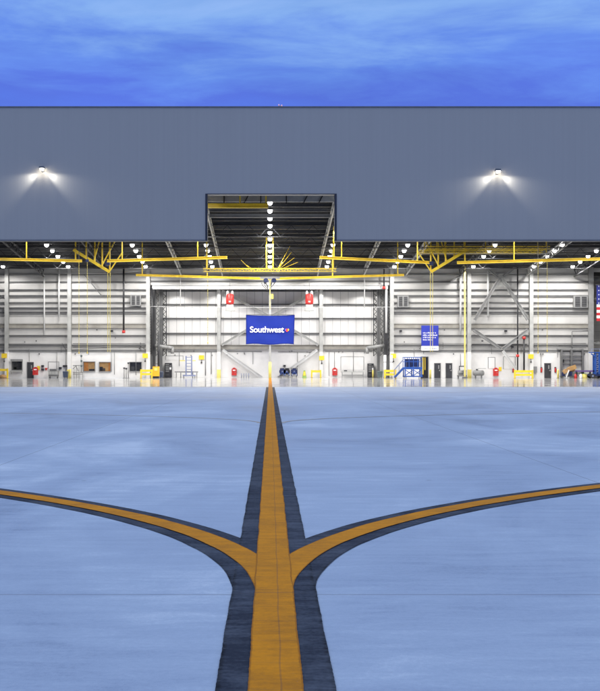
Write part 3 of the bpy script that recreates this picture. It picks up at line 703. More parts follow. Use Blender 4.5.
for k in range(9):
    a = random.uniform(-1.1, 1.1); z = pz(280 + random.uniform(0, 6), d)
    b_.tube([(a, d + .3, z + .4), (a + random.uniform(-.4, .4), d, z), (a * .3, d + .1, z - .6)], .05, 6)
b_.build('cable', 'steel_mid', t)
MB().box(-1.2, 1.2, d - .15, d + .25, pz(279, d), pz(277.5, d)).build('tray', 'steel_grey', t, bevel=.03)
for x in (266, 274): MB().cyl((px(x, d), d - .3, pz(280.5, d)), (px(x, d), d - .16, pz(280.5, d)), .28, n=14).build('pulley', 'navy', t)
MB().cyl((px(270, d), d, pz(278, d)), (px(270, d), d, pz(310, d)), .05, n=8).build('drop_line', 'yellow_pale', t)
MB().box(px(271, d), px(273.5, d), d - .2, d + .2, pz(299, d), pz(294, d)).build('hook_block', 'yellow_pale', t, bevel=.03)

# ------------------------------------------------------------------ red unit heaters
for x, lab in ((230, 'red unit heater hung left of the blue banner'), (309.3, 'red unit heater hung right of the blue banner')):
    d = 147.5; X = px(x, d)
    t = thing('unit_heater', lab, 'heater', (X, d, pz(311, d)), 'red unit heaters in the centre bay')
    MB().lathe((X, d, pz(304.5, d)), [(.40, 0), (.52, .08), (.54, .5), (.50, 1.3), (.36, 1.42)], 18).build('drum', 'red', t)
    for k in (-.32, .32): MB().lathe((X + k, d, pz(294.7, d) + .03), [(.20, 0), (.16, .35), (.06, .5)], 12).build('cowl', 'steel_white', t)
    MB().box(X - .62, X + .62, d - .4, d + .4, pz(311, d), pz(307.5, d)).build('filter_box', 'steel_light', t, bevel=.03)
    MB().box(X - .45, X + .45, d - .3, d + .3, pz(307.4, d), pz(304.6, d)).build('fan_guard', 'steel_white', t)
    MB().cyl((X, d, pz(292, d)), (X, d, deck(d)), .03, n=6).build('hanger', 'steel_mid', t)
    MB().box(X - .16, X + .16, d - .57, d - .5, pz(302.6, d), pz(301, d)).build('badge', 'steel_light', t)

# ------------------------------------------------------------------ banner, sign, flag
d = BACK + .2
X0, X1, Z0, Z1 = px(246, d), px(294.3, d), pz(344.3, d), pz(315, d)
t = thing('banner', 'blue airline banner with white lettering hung on the centre wall', 'banner', ((X0 + X1) / 2, d, Z0))
bm = bmesh.new(); NX, NZ = 40, 24; g = []
for j in range(NZ + 1):
    r_ = []
    for i in range(NX + 1):
        u, v = i / NX, j / NZ
        sag = .10 * math.sin(u * math.pi * 5) * (1 - v) * .4 + .05 * math.sin(u * 9 + v * 7)
        zz = Z0 + (Z1 - Z0) * v - .10 * math.sin(u * math.pi) * (v > .98) + .06 * math.sin(u * math.pi * 3) * (1 - v) ** 3
        r_.append(bm.verts.new((X0 + (X1 - X0) * u + .12 * (v - .5) * (u > .9), d + sag * .5, zz)))
    g.append(r_)
for j in range(NZ):
    for i in range(NX): bm.faces.new((g[j][i], g[j][i + 1], g[j + 1][i + 1], g[j + 1][i])).smooth = True
bmesh.ops.solidify(bm, geom=bm.faces[:], thickness=.02)
b_ = MB(); b_.bm.free(); b_.bm = bm; b_.build('fabric', 'banner_blue', t)
me = text_mesh('Southwest', 1.9, width=px(284, d) - px(250, d), bold=.035, spacing=.95)
lt = bpy.data.objects.new('lettering', me); C.objects.link(lt); me.materials.append(M['white']); lt.parent = t
lt.location = (px(250, d) - t.location.x, -.14, pz(332.6, d) - t.location.z)
hx, hz, hs = px(287, d), pz(330.2, d), .27
b_ = MB(); bmh = b_.bm
def heart(x): # upper and lower outline of a heart for x in -1..1
    ax = abs(x); return math.sqrt(max(0, .25 - (ax - .5) ** 2)) + .25, -(1 - ax) ** .85 * .95 + .20 * (1 - ax) * ax
N = 24
for i in range(N):
    xa, xb = -1 + 2 * i / N, -1 + 2 * (i + 1) / N
    (ta, ba), (tb, bb) = heart(xa), heart(xb)
    cut = lambda x: .25 - .9 * (x + .15)
    f = bmh.faces.new([bmh.verts.new((hx + hs * x, d - .15, hz + hs * z)) for x, z in ((xa, min(ba, ta - .01)), (xb, min(bb, tb - .01)), (xb, tb), (xa, ta))])
    f.material_index = 0 if i < 5 else (1 if i < 17 else 2)
b_.build('heart_emblem', ['heart_blue', 'heart_red', 'heart_yellow'], t)
MB().cyl((X0, d + .05, Z1 + .03), (X1, d + .05, Z1 + .03), .05, n=8).build('rail', 'steel_mid', t)

d = BACK - .75
X0, X1, Z0, Z1 = px(421.3, d), px(438.5, d), pz(350.5, d), pz(325.5, d)
t = thing('hanging_sign', 'tall blue sign with white text lines hung above the blue stair platform', 'sign', ((X0 + X1) / 2, d, Z0))
zc = Z0 + (Z1 - Z0) * .18
MB().box(X0, X1, d, d + .06, zc + .002, Z1).build('panel', 'sign_blue', t)
MB().box(X0, X1, d, d + .06, Z0, zc).build('footer', 'white', t)
W, HH = X1 - X0, Z1 - Z0
def scribble(z, u0, u1, h, mat, name):
    b_ = MB(); u = X0 + W * u0; e = X0 + W * u1; word = 0
    while u < e:
        lw = random.uniform(.055, .085)
        if word > random.randint(3, 7): u += .09; word = 0; continue
        tall = h * random.choice((.72, .72, 1., .72, 1.))
        st_ = random.random()
        b_.box(u, u + .026, d - .012, d - .002, z, z + tall)
        if st_ < .7: b_.box(u + lw - .022, u + lw, d - .012, d - .002, z, z + tall * .72)
        b_.box(u + .0265, u + lw - .0225, d - .012, d - .002, z + tall * .72 - .03, z + tall * .72)
        if st_ < .4: b_.box(u + .0265, u + lw - .0225, d - .012, d - .002, z, z + .03)
        u += lw + .028; word += 1
    b_.build(name, mat, t)
for k, u1 in enumerate((.84, .92, .82, .62)): scribble(Z1 - HH * (.29 + .092 * k) - .1, .10, u1, .20, 'white', 'lettering')
scribble(Z0 + HH * .06, .10, .5, .14, 'steel_light', 'small_print'); scribble(Z0 + HH * .055, .62, .86, .17, 'sign_blue', 'small_print')

d = BACK - 1.4
X0 = px(596.6, d); Z1, Z0 = pz(285, d), pz(321, d); fh = Z1 - Z0; X1 = X0 + fh * 1.8
t = thing('flag', 'american flag hanging at the right edge beside the grey corner column', 'flag', (X0, d, Z0))
for c, mt in ((0, 'flag_red'), (1, 'white')):
    b_ = MB()
    for k in range(13):
        if k % 2 == c:
            a = X0 if k > 6 else X0 + fh * .72
            b_.box(a, X1, d, d + .03, Z1 - fh * (k + 1) / 13, Z1 - fh * k / 13)
    b_.build('stripe', mt, t)
MB().box(X0, X0 + fh * .72 - .002, d, d + .03, Z1 - fh * 7 / 13 + .001, Z1).build('canton', 'flag_blue', t)
b_ = MB()
for r_ in range(9):
    for c in range(6 if r_ % 2 == 0 else 5):
        sx_ = X0 + fh * .72 * ((c + .5) / 6 + (r_ % 2) / 12); sz = Z1 - fh * 7 / 13 * (r_ + .6) / 9.2; s_ = .12
        b_.poly([(sx_ + s_ * (1 if k % 2 == 0 else .4) * math.sin(k * math.pi / 5), sz + s_ * (1 if k % 2 == 0 else .4) * math.cos(k * math.pi / 5)) for k in range(10)], d - .008, d - .002)
b_.build('star_field', 'white', t)
MB().cyl((X0 - .1, d + .015, Z1 + .03), (X1, d + .015, Z1 + .03), .05, n=8).build('rail', 'steel_mid', t)

# ------------------------------------------------------------------ yellow column number plates
for x, y, d, lab in ((5.6, 355.8, WD, 'on the leftmost column beside the service window'), (145.8, 355.8, WD, 'on the left corner column above the yellow barrier'), (201.6, 357.4, RECESS, 'on the recess wall left of the white column'),
                 (321.5, 358, RECESS, 'on the column right of the banner'), (392.8, 356, WD, 'on the right corner column beside the blue stairs'), (529.6, 356.5, WD, 'on the column beside the two black pipes')):
    X, Z = px(x, d), pz(y, d); y_ = d - .7 if d == WD or x > 300 else d - .1
    t = thing('column_plate', 'small yellow plate ' + lab, 'wall plate', (X, y_, Z), 'yellow plates on the columns')
    MB().box(X - .36, X + .36, y_ - .05, y_, Z - .30, Z + .30).build('plate', 'yellow', t, bevel=.01)
    MB().cyl((X, y_ - .03, Z - .3), (X, y_ - .03, Z - .62), .04, n=8).lathe((X, y_ - .03, Z - .85), [(.05, 0), (.12, .06), (.10, .2), (.04, .24)], 10).build('pull_tag', 'steel_dark', t)

# ------------------------------------------------------------------ floor items
def D(o): return o
def barrier(x0, x1, y0, d, lab, mid=True):
    X0, X1, Z = px(x0, d), px(x1, d), pz(y0, d)
    t = thing('safety_barrier', lab, 'barrier', ((X0 + X1) / 2, d, 0), 'yellow safety barriers')
    for X in (X0 + .1, X1 - .1):
        p_ = MB().box(X - .10, X + .10, d - .10, d + .10, .03, Z).build('post', 'yellow', t, bevel=.015)
        MB().box(X - .17, X + .17, d - .17, d + .17, .004, .03).build('foot_plate', 'steel_mid', p_)
    MB().box(X0 + .202, X1 - .202, d - .06, d + .06, Z - .34, Z - .03).build('rail', 'yellow', t, bevel=.015)
    if mid: MB().box(X0 + .202, X1 - .202, d - .06, d + .06, Z - .78, Z - .5).build('rail', 'yellow', t, bevel=.015)
    return t
barrier(-7, 8.3, 368.5, 146.2, 'yellow barrier at the far left edge with pale bundle beneath', False)
barrier(140.3, 152.6, 369.3, 146.2, 'yellow barrier guarding the left corner column beside the orange tank')
barrier(384, 396.3, 369.6, 146.2, 'yellow barrier guarding the right corner columns beside the blue stairs')
barrier(514, 533.2, 370, 146.2, 'wide yellow barrier before the two black pipes', True)
barrier(311, 321.3, 370, 153.6, 'yellow table-like barrier beside the green floor sign', False)
X = px(2, 146.5); tag(MB().lathe((X, 147.1, 0), [(.5, .006), (.55, .2), (.35, .42), (.1, .5)], 10).build('bundle', 'cardboard'), 'pale tan bundle lying beneath the far left yellow barrier', 'bundle')
def bollard(x, d, y0, lab):
    X = px(x, d); t = thing('bollard', lab, 'bollard', (X, d, 0), 'yellow bollards along the back wall')
    MB().lathe((X, d, .03), [(.13, 0), (.13, pz(y0, d) - .1), (.09, pz(y0, d) - .04), (.02, pz(y0, d) - .03)], 14).build('post', 'yellow_pale', t)
    MB().lathe((X, d, 0), [(.22, .004), (.22, .03)], 14).build('foot_plate', 'steel_mid', t)
bollard(373, 153, 370, 'yellow bollard beside the right vending machine')
bollard(430.3, 146.5, 369.5, 'yellow bollard between the dark doorway and the dark doors')
bollard(558, 146.5, 369.5, 'yellow bollard left of the tan pile and shelving')
bollard(70.2, 146.8, 369, 'yellow bollard before the column beside the blue bin')

def cabinet(x, y0, y1, d, lab, w=.34, sign=False):
    X = px(x, d); Z0, Z1 = pz(y1, d), pz(y0, d)
    t = thing('fire_cabinet', lab, 'fire cabinet', (X, d, Z0), 'red fire cabinets')
    MB().box(X - w, X + w, d - .32, d - .004, Z0, Z1).build('cabinet_body', 'red', t, bevel=.03)
    MB().poly([(X - w * .7, Z1 + .002), (X + w * .7, Z1 + .002), (X + w * .35, Z1 + .14), (X - w * .35, Z1 + .14)], d - .3, d - .02).build('cabinet_top', 'red', t)
    MB().box(X - w * .72, X + w * .72, d - .34, d - .322, Z0 + .15, Z1 - .35).build('door', 'red', t, bevel=.006)
    MB().box(X - w * .55, X + w * .55, d - .345, d - .322, Z1 - .28, Z1 - .14).build('label_strip', 'white', t)
    MB().cyl((X + w * .4, d - .37, Z0 + .35), (X + w * .4, d - .37, Z0 + .5), .02, n=8).build('handle', 'steel_light', t)
cabinet(35.8, 368, 375, WD - .65, 'red fire cabinet right of the leftmost dark door')
cabinet(234.2, 368.7, 375.3, RECESS, 'red fire cabinet left of the centre post on the white wall')
cabinet(334.7, 368.7, 375.3, RECESS, 'red fire cabinet on the white wall left of the workbench')
cabinet(495.5, 368.7, 375.8, WD, 'red fire cabinet right of the grey tank under a white panel')
for x, y, lab in ((38.6, 368, 'yellow square notice beside the leftmost red cabinet'), (500, 369, 'yellow square notice right of the red cabinet by the grey tank')):
    tag(MB().box(wx(x - 1.4), wx(x + 1.4), WD - .06, WD - .004, wz(y + 2.), wz(y - 2.)).build('notice', 'yellow', bevel=.01), lab, 'notice', 'yellow notices on the wall')
X = wx(46.4); tag(MB().poly([(X - .2, wz(368)), (X + .2, wz(368)), (X + .02, wz(370.3)), (X - .02, wz(370.3))], WD - .15, WD - .004).build('warning_sign', 'red'), 'small red triangular sign on the white wall left of the grey cart', 'sign')
def extinguisher(x, d, lab):
    X = px(x, d); t = thing('fire_extinguisher', lab, 'extinguisher', (X, d - .15, .8))
    MB().lathe((X, d - .15, .8), [(.10, 0), (.11, .03), (.11, .45), (.05, .55), (.04, .6)], 12).build('cylinder', 'red', t)
    MB().tube([(X, d - .15, 1.38), (X + .1, d - .15, 1.40), (X + .13, d - .15, 1.1)], .02, 6).build('hose', 'black', t)
    MB().box(X - .12, X + .12, d - .03, d - .004, .75, 1.5).build('bracket', 'steel_dark', t)
extinguisher(555.2, WD, 'red fire extinguisher on the white wall beside the rightmost door')
extinguisher(541.2, WD, 'red fire extinguisher between the grey wall box and the rightmost door')
extinguisher(513.2, WD, 'red fire extinguisher on the wall left of the wide yellow barrier')

def wheels(t, pts, r=.1):
    for x, y in pts:
        w_ = MB().cyl((x - .03, y, r + .004), (x + .03, y, r + .004), r, n=14).build('wheel', 'rubber', t)
        MB().cyl((x - .035, y, r + .004), (x + .035, y, r + .004), r * .45, n=10).build('rim', 'steel_light', w_)
def bin_(name, x0, x1, y0, d, mat, lab):
    X0, X1, Z = px(x0, d), px(x1, d), pz(y0, d); xm = (X0 + X1) / 2; w = (X1 - X0) / 2
    t = thing(name, lab, 'bin', (xm, d, 0), 'wheeled bins')
    MB().hexa([(xm - w * .8, d - .28, .08), (xm + w * .8, d - .28, .08), (xm + w * .8, d + .28, .08), (xm - w * .8, d + .28, .08), (xm - w, d - .36, Z - .1), (xm + w, d - .36, Z - .1), (xm + w, d + .36, Z - .1), (xm - w, d + .36, Z - .1)]).build('bin_body', mat, t, bevel=.03)
    MB().hexa([(xm - w * 1.05, d - .4, Z - .098), (xm + w * 1.05, d - .4, Z - .098), (xm + w * 1.05, d + .4, Z - .098), (xm - w * 1.05, d + .4, Z - .098), (xm - w * .9, d - .3, Z), (xm + w * .9, d - .3, Z), (xm + w * .9, d + .3, Z), (xm - w * .9, d + .3, Z)]).build('lid', mat, t, bevel=.02)
    wheels(t, ((xm - w * .7, d + .3), (xm + w * .7, d + .3)), .1)
bin_('wheeled_bin', 63.2, 68.2, 371.2, 147.4, 'bin_blue', 'dark blue wheeled bin beside the column with yellow foot at the left')
bin_('wheeled_bin', 159.6, 163.4, 371.4, 148.0, 'bin_blue', 'dark blue wheeled bin between the orange tank and the vending machine')
bin_('wheeled_bin', 377.2, 382.6, 371, 149.5, 'bin_grey', 'grey-green wheeled bin right of the right vending machine')
def vending(x0, x1, y0, d, lab):
    X0, X1, Z = px(x0, d), px(x1, d), pz(y0, d); w = X1 - X0
    t = thing('vending_machine', lab, 'vending machine', ((X0 + X1) / 2, d, 0), 'dark vending machines')
    MB().box(X0, X1, d - .8, d, .06, Z).build('casing', 'steel_black', t, bevel=.03)
    MB().box(X0 + .05, X1 - .05, d - .76, d - .04, .004, .059).build('plinth', 'black', t)
    MB().box(X0 + .08, X0 + w * .66, d - .83, d - .802, .75, Z - .15).build('display_window', 'steel_dark', t)
    MB().box(X0 + w * .72, X1 - .08, d - .83, d - .802, 1.0, Z - .3).build('keypad_panel', 'steel_mid', t)
    for r_ in range(4): MB().box(X0 + .12, X0 + w * .62, d - .85, d - .832, .85 + r_ * .3, .95 + r_ * .3).build('product_row', 'steel_grey', t)
    MB().box(X0 + .15, X0 + w * .6, d - .84, d - .802, .3, .5).build('dispensing_flap', 'steel_dark', t)
    MB().box(X0 + w * .7, X1 - .06, d - .85, d - .832, Z - .9, Z - .62).build('logo_patch', 'white', t)
vending(165.3, 172.2, 363, RECESS - .3, 'black vending machine in the left corner of the recess')
vending(367.2, 373.2, 363.5, RECESS - .3, 'black vending machine in the right corner beside a yellow bollard')
# orange tank by the left corner column
d = 146.6; X = px(156.2, d); t = thing('fluid_tank', 'tall orange-yellow tank cabinet with dark base beside the left yellow barrier', 'tank', (X, d, 0))
MB().box(X - .42, X + .42, d - .4, d + .4, .28, pz(366.5, d)).build('casing', 'orange', t, bevel=.06)
MB().box(X - .38, X + .38, d - .36, d + .36, .004, .278).build('base', 'black', t)
MB().tube([(X - .2, d, pz(366.5, d)), (X - .2, d, pz(364, d)), (X + .15, d, pz(363.6, d)), (X + .3, d, pz(366.4, d))], .04).build('hose', 'steel_dark', t)
MB().box(X - .2, X + .2, d - .44, d - .402, 1.0, 1.4).build('gauge_panel', 'yellow_pale', t)
# grey counter cart (left)
d = 147.6; X0, X1 = px(49, d), px(58.3, d); t = thing('tool_cart', 'low grey tool cart under the framed white panel at the left', 'cart', ((X0 + X1) / 2, d, 0))
MB().box(X0, X1, d - .35, d + .35, .45, .95).build('cart_body', 'steel_grey', t, bevel=.03)
for k in range(3): MB().box(X0 + .04 + k * .42, X0 + .40 + k * .42, d - .38, d - .352, .5, .9).build('drawer', 'steel_light', t, bevel=.01)
MB().box(X0 + .1, X1 - .3, d - .2, d + .2, .952, 1.25).build('tool_box', 'steel_mid', t, bevel=.03)
MB().box(X0, X1, d - .35, d + .35, .25, .448).build('lower_shelf', 'steel_mid', t)
wheels(t, ((X0 + .1, d - .3), (X1 - .1, d - .3), (X0 + .1, d + .3), (X1 - .1, d + .3)), .12)
# pipe rack at left
d = 147.8; t = thing('pipe_rack', 'grey rack of thin pipes and valves left of the wooden-lit windows', 'rack', (px(78, d), d, 0))
for y in (365.5, 372.5, 374.2): MB().cyl((px(73, d), d, pz(y, d)), (px(83, d), d, pz(y, d)), .045, n=8).build('pipe', 'steel_grey', t)
for x in (74, 76.5, 79, 82.5): MB().cyl((px(x, d), d + .05, .004), (px(x, d), d + .05, pz(364 + (x * 3 % 4), d)), .04, n=8).build('upright', 'steel_light', t)
MB().tube([(px(81.5, d), d - .1, pz(353, d)), (px(81.5, d), d - .1, pz(373, d))], .08).build('standpipe', 'steel_light', t)
for y in (356, 361, 366): MB().box(px(80.8, d), px(82.6, d), d - .25, d - .182, pz(y + 1, d), pz(y - 1, d)).build('valve', 'bin_grey', t, bevel=.02)
MB().tube([(px(73, d), d - .1, pz(369, d)), (px(76, d), d - .1, pz(366, d)), (px(78.5, d), d - .1, pz(371, d))], .03, 6).build('hose', 'steel_dark', t)
# stanchions near the tv window
for x, y0, lab in ((124.2, 369, 'thin grey stand post left of the pair by the dark window'), (126.3, 369.5, 'thin grey stand post with dark head, middle of three by the dark window'), (128.4, 364, 'tallest thin grey stand post, close to the dark window')):
    X = px(x, 147.8); t = thing('stand_post', lab, 'post', (X, 147.8, 0), 'thin stand posts by the dark window')
    MB().cyl((X, 147.8, .04), (X, 147.8, pz(y0, 147.8)), .05, n=8).build('pole', 'steel_grey', t)
    MB().lathe((X, 147.8, 0), [(.2, .004), (.18, .04)], 12).build('base', 'steel_mid', t)
    MB().box(X - .12, X + .12, 147.7, 147.9, pz(y0, 147.8), pz(y0, 147.8) + .22).build('head', 'steel_dark', t, bevel=.02)
# work stand with blue lift, left recess
d = 152.5; t = thing('lift_table', 'blue-framed lift tower on a low grey wheeled table in the left recess', 'lift', (px(187, d), d, 0))
MB().box(px(175, d), px(198, d), d - .5, d + .5, pz(372.5, d), pz(371.3, d)).build('table_top', 'steel_grey', t)
for x in (176.5, 181, 193, 197): MB().box(px(x, d) - .06, px(x, d) + .06, d - .4, d - .3, .004, pz(372.6, d)).build('leg', 'steel_grey', t)
for x in (186.4, 192): MB().box(px(x, d) - .09, px(x, d) + .09, d - .09 - .6, d + .09 - .6, .2, pz(356, d)).build('upright', 'blue_light', t)
for k in range(6): MB().box(px(186.4, d) + .092, px(192, d) - .092, d - .64, d - .56, .7 + k * .42, .78 + k * .42).build('rung', 'blue_light', t)
for x0, x1 in ((180.3, 185.5), (192.8, 196)): MB().box(px(x0, d), px(x1, d), d - .7, d - .62, pz(361.2, d), pz(360.2, d)).build('arm', 'yellow_pale', t)
MB().box(px(183.5, d), px(196, d), d - 1.1, d - .5, .22, .42).build('chassis', 'blue_light', t, bevel=.03)
wheels(t, ((px(184.2, d), d - 1.0), (px(195.3, d), d - 1.0), (px(184.2, d), d - .55), (px(195.3, d), d - .55)), .13)
# blue/white rack near the centre
d = 153.5; t = thing('parts_rack', 'low small blue and white rack left of the centre post', 'rack', (px(245, d), d, 0))
for x in (241.3, 243.8, 246.3, 248.8): MB().tube([(px(x, d), d - .3, .01), (px(x, d), d - .3, .58), (px(x, d), d + .3, .58), (px(x, d), d + .3, .01)], .04).build('hoop', 'blue_light', t)
for z in (.12, .5): MB().box(px(241, d), px(249, d), d - .25, d + .25, z, z + .05).build('shelf', 'steel_white', t)
for k in range(3): MB().box(px(241.9 + k * 2.5, d), px(243.3 + k * 2.5, d), d - .2, d + .2, .172, .42).build('bin', 'steel_white', t, bevel=.02)
# blue-black hose reels
for x0, x1, n, lab in ((280.2, 289, 2, 'pair of navy hose reels on a cart right of the centre post'), (291.2, 297.3, 1, 'single navy hose reel cart left of the green floor sign')):
    d = 153.2; t = thing('hose_reel', lab, 'hose reel', (px((x0 + x1) / 2, d), d, 0), 'navy hose reels')
    MB().box(px(x0, d), px(x1, d), d - .35, d + .35, .22, .30).build('chassis', 'steel_black', t)
    for k in range(n):
        xm = px(x0 + (x1 - x0) * (k + .5) / n, d); r = .45
        rl = MB().cyl((xm, d - .25, .86), (xm, d + .25, .86), r * .72, n=20).build('reel', 'navy', t)
        for yy in (-.29, .25): MB().cyl((xm, d + yy, .86), (xm, d + yy + .04, .86), r, n=20).build('flange', 'black' if k else 'navy', rl)
        MB().cyl((xm, d - .33, .86), (xm, d - .292, .86), .12, n=12).build('hub', 'blue_light', rl)
        for s in (-1, 1): MB().bar((xm + s * .4, d - .31, .3), (xm, d - .31, .86), .06).build('stand', 'blue_lift', t)
    MB().tube([(px(x0, d), d + .3, .3), (px(x0, d), d + .3, 1.3), (px(x1, d), d + .3, 1.3), (px(x1, d), d + .3, .3)], .04).build('handle', 'black', t)
    wheels(t, ((px(x0, d) + .12, d - .3), (px(x1, d) - .12, d - .3), (px(x0, d) + .12, d + .3), (px(x1, d) - .12, d + .3)), .12)
# green a-frame sign
d = 153.2; X = px(304.4, d); t = thing('floor_sign', 'small green and yellow folding floor sign between reel and yellow table', 'floor sign', (X, d, 0))
Z = pz(370.4, d)
for s, nm in ((-1, 'front'), (1, 'rear')):
    MB().hexa([(X - .30, d + s * .32 - .02, .006), (X + .30, d + s * .32 - .02, .006), (X + .30, d + s * .32 + .02, .006), (X - .30, d + s * .32 + .02, .006),
               (X - .12, d + s * .03 - .02, Z), (X + .12, d + s * .03 - .02, Z), (X + .12, d + s * .03 + .02, Z), (X - .12, d + s * .03 + .02, Z)]).build('panel', 'green', t)
MB().hexa([(X - .17, d - .285, .3), (X + .17, d - .285, .3), (X + .17, d - .27, .3), (X - .17, d - .27, .3), (X - .12, d - .165, .85), (X + .12, d - .165, .85), (X + .12, d - .15, .85), (X - .12, d - .15, .85)]).build('sticker', 'yellow', t)
# workbench in the right recess
d = 154.; t = thing('workbench', 'long narrow grey workbench under the framed white panel in the right recess', 'workbench', (px(352, d), d, 0))
MB().box(px(341, d), px(364, d), d - .4, d + .4, pz(372.3, d), pz(371.4, d)).build('bench_top', 'steel_light', t)
for x in (342, 352, 363): MB().box(px(x, d) - .05, px(x, d) + .05, d - .35, d - .25, .004, pz(372.4, d)).build('leg', 'steel_grey', t)
MB().cyl((px(342, d), d - .3, .35), (px(363, d), d - .3, .35), .035, n=8).build('rail', 'steel_grey', t)
MB().box(px(344, d), px(347, d), d - .2, d + .2, pz(371.3, d), pz(370.2, d)).build('vice', 'steel_dark', t, bevel=.03)
# white posts near right corner
for x, lab in ((385, 'white post left of the right yellow barrier'), (391.4, 'white post behind the right yellow barrier')):
    X = px(x, 147.2); t = thing('white_post', lab, 'post', (X, 147.2, 0), 'white posts at the right corner')
    MB().cyl((X, 147.2, .03), (X, 147.2, pz(355, 147.2)), .17, n=12).build('pole', 'white', t)
    MB().lathe((X, 147.2, 0), [(.28, .004), (.28, .03)], 12).build('base', 'steel_mid', t)
    MB().lathe((X, 147.2, pz(362.5, 147.2)), [(.19, 0), (.19, .1)], 12).build('clamp', 'steel_grey', t)
# blue maintenance stand with stairs
d = 143.; X0, X1 = px(403.5, d), px(421.5, d); Zp = pz(367, d); Zt = pz(357, d)
t = thing('maintenance_stand', 'large blue wheeled maintenance stand with stairs before the dark doorway', 'maintenance stand', ((X0 + X1) / 2, d, 0))
y0, y1 = d - 1., d + 1.
MB().box(X0, X1, y0, y1, Zp - .30, Zp).build('platform', 'blue_lift', t, bevel=.02)
for x in (X0 + .1, X1 - .1, (X0 + X1) / 2):
    for y in (y0 + .08, y1 - .08): MB().box(x - .07, x + .07, y - .07, y + .07, .2, Zp - .302).build('leg', 'blue_lift', t)
for x in (X0 + .1, (X0 + X1) / 2): MB().bar((x, y0 + .08, .4), (x + 1.05, y0 + .08, Zp - .35), .09).bar((x + 1.05, y0 + .08, .4), (x, y0 + .08, Zp - .35), .09).build('brace', 'blue_lift', t)
MB().box(X0, X1, y0 + .02, y0 + .14, .22, .36).box(X0, X1, y1 - .14, y1 - .02, .22, .36).build('chassis', 'blue_lift', t)
for yy in (y0 + .05, y1 - .05):
    b_ = MB()
    for k in range(5): b_.box(X0 + .05 + k * (X1 - X0 - .1) / 4 - .04, X0 + .05 + k * (X1 - X0 - .1) / 4 + .04, yy - .04, yy + .04, Zp + .002, Zt)
    for z in (Zt - .08, (Zp + Zt) / 2): b_.box(X0, X1, yy - .035, yy + .035, z, z + .08)
    b_.build('guard_rail', 'blue_lift', t)
MB().box(X0 + .2, X1 - .2, y1 - .3, y1 - .22, Zp + .01, Zt - .25).build('back_panel', 'navy', t)
MB().box(X0 + .3, X0 + .9, y0 + .3, y0 + .8, Zp + .002, Zp + .7).build('tool_chest', 'navy', t, bevel=.03)
xs0 = px(394, d)
for yy in (y0 + .1, d - .1):
    MB().bar((xs0, yy, .15), (X0 - .05, yy, Zp - .1), .08, .2).build('stringer', 'blue_lift', t)
    MB().bar((xs0, yy, 1.15), (X0 - .05, yy, Zp + 1.0), .06).bar((xs0, yy, .2), (xs0, yy, 1.15), .06).bar(((xs0 + X0) / 2, yy, .7), ((xs0 + X0) / 2, yy, 1.75), .05).build('hand_rail', 'blue_light', t)
for k in range(6):
    u = (k + .5) / 6; x = xs0 + (X0 - xs0) * u; z = .15 + (Zp - .25) * u
    MB().box(x - .13, x + .13, y0 + .142, d - .142, z, z + .04).build('step', 'steel_grey', t)
wheels(t, ((X0 + .2, y0 + .1), (X1 - .2, y0 + .1), (X0 + .2, y1 - .1), (X1 - .2, y1 - .1), (xs0 + .1, y0 + .1)), .13)
# machine by the yellow mast
d = 147.4; X = px(462, d); t = thing('pump_unit', 'grey pump unit with pipes left of the white column at the right', 'pump', (X, d, 0))
MB().box(X - .6, X + .6, d - .35, d + .35, .25, .40).build('skid', 'steel_mid', t, bevel=.02)
MB().cyl((X - .5, d, .75), (X + .1, d, .75), .30, n=16).build('motor', 'steel_grey', t)
MB().box(X + .15, X + .6, d - .3, d + .3, .402, 1.1).build('pump_body', 'steel_light', t, bevel=.05)
MB().tube([(X - .35, d, 1.05), (X - .35, d, 1.6), (X + .4, d, 1.6), (X + .4, d, 1.1)], .07).build('pipe', 'steel_dark', t)
for k in (-.5, .5):
    for y in (-.25, .25): MB().box(X + k - .05, X + k + .05, d + y - .05, d + y + .05, .004, .249).build('leg', 'steel_mid', t)
MB().tube([(X - .2, d, 1.62), (X - .2, d, pz(354, d))], .05).build('riser', 'steel_grey', t)
# grey horizontal tank
d = 147.5; t = thing('air_tank', 'horizontal grey air tank on legs left of the red cabinet', 'tank', (px(478.5, d), d, 0))
zc = pz(373, d)
MB().cyl((px(474, d), d, zc), (px(483, d), d, zc), .36, n=20).cyl((px(473, d), d, zc), (px(474, d), d, zc), .24, .36, 20).cyl((px(483, d), d, zc), (px(484, d), d, zc), .36, .24, 20).build('vessel', 'steel_grey', t)
for x in (475.5, 481.5):
    for y in (-.2, .2): MB().box(px(x, d) - .05, px(x, d) + .05, d + y - .05, d + y + .05, .004, zc - .28).build('leg', 'steel_mid', t)
MB().tube([(px(478, d), d, zc + .36), (px(478, d), d, zc + .6), (px(486, d), d, zc + .6)], .04).build('pipe', 'steel_light', t)
MB().box(px(476, d), px(477.5, d), d - .1, d + .1, zc + .355, zc + .55).build('regulator', 'steel_dark', t, bevel=.02)
# open shelving on the right wall
d = 148.3; t = thing('shelving_rack', 'tall dark grey open shelving against the wall behind the tan pile', 'shelving', (px(572, d), d, 0))
for x in (561.2, 571, 582.3): MB().box(px(x, d) - .12, px(x, d) + .12, d - .3, d + .2, .004, pz(348.8 if x == 571 else 349.6, d)).build('upright', 'steel_mid', t)
for k, y in enumerate((350, 355, 358.8, 362.8, 371)):
    for a, c in ((561.2, 571), (571, 582.3)): MB().box(px(a, d) + .123, px(c, d) - .123, d - .25, d + .15, pz(y + .7, d), pz(y, d)).build('shelf', 'steel_mid', t)
MB().box(px(562, d), px(563.6, d), d - .2, d + .1, pz(362.7, d), pz(359, d)).build('spool', 'black', t)
MB().box(px(557, d), px(583, d), d - .31, d + .2, pz(349.5, d) , pz(348.6, d)).build('top_rail', 'steel_grey', t)
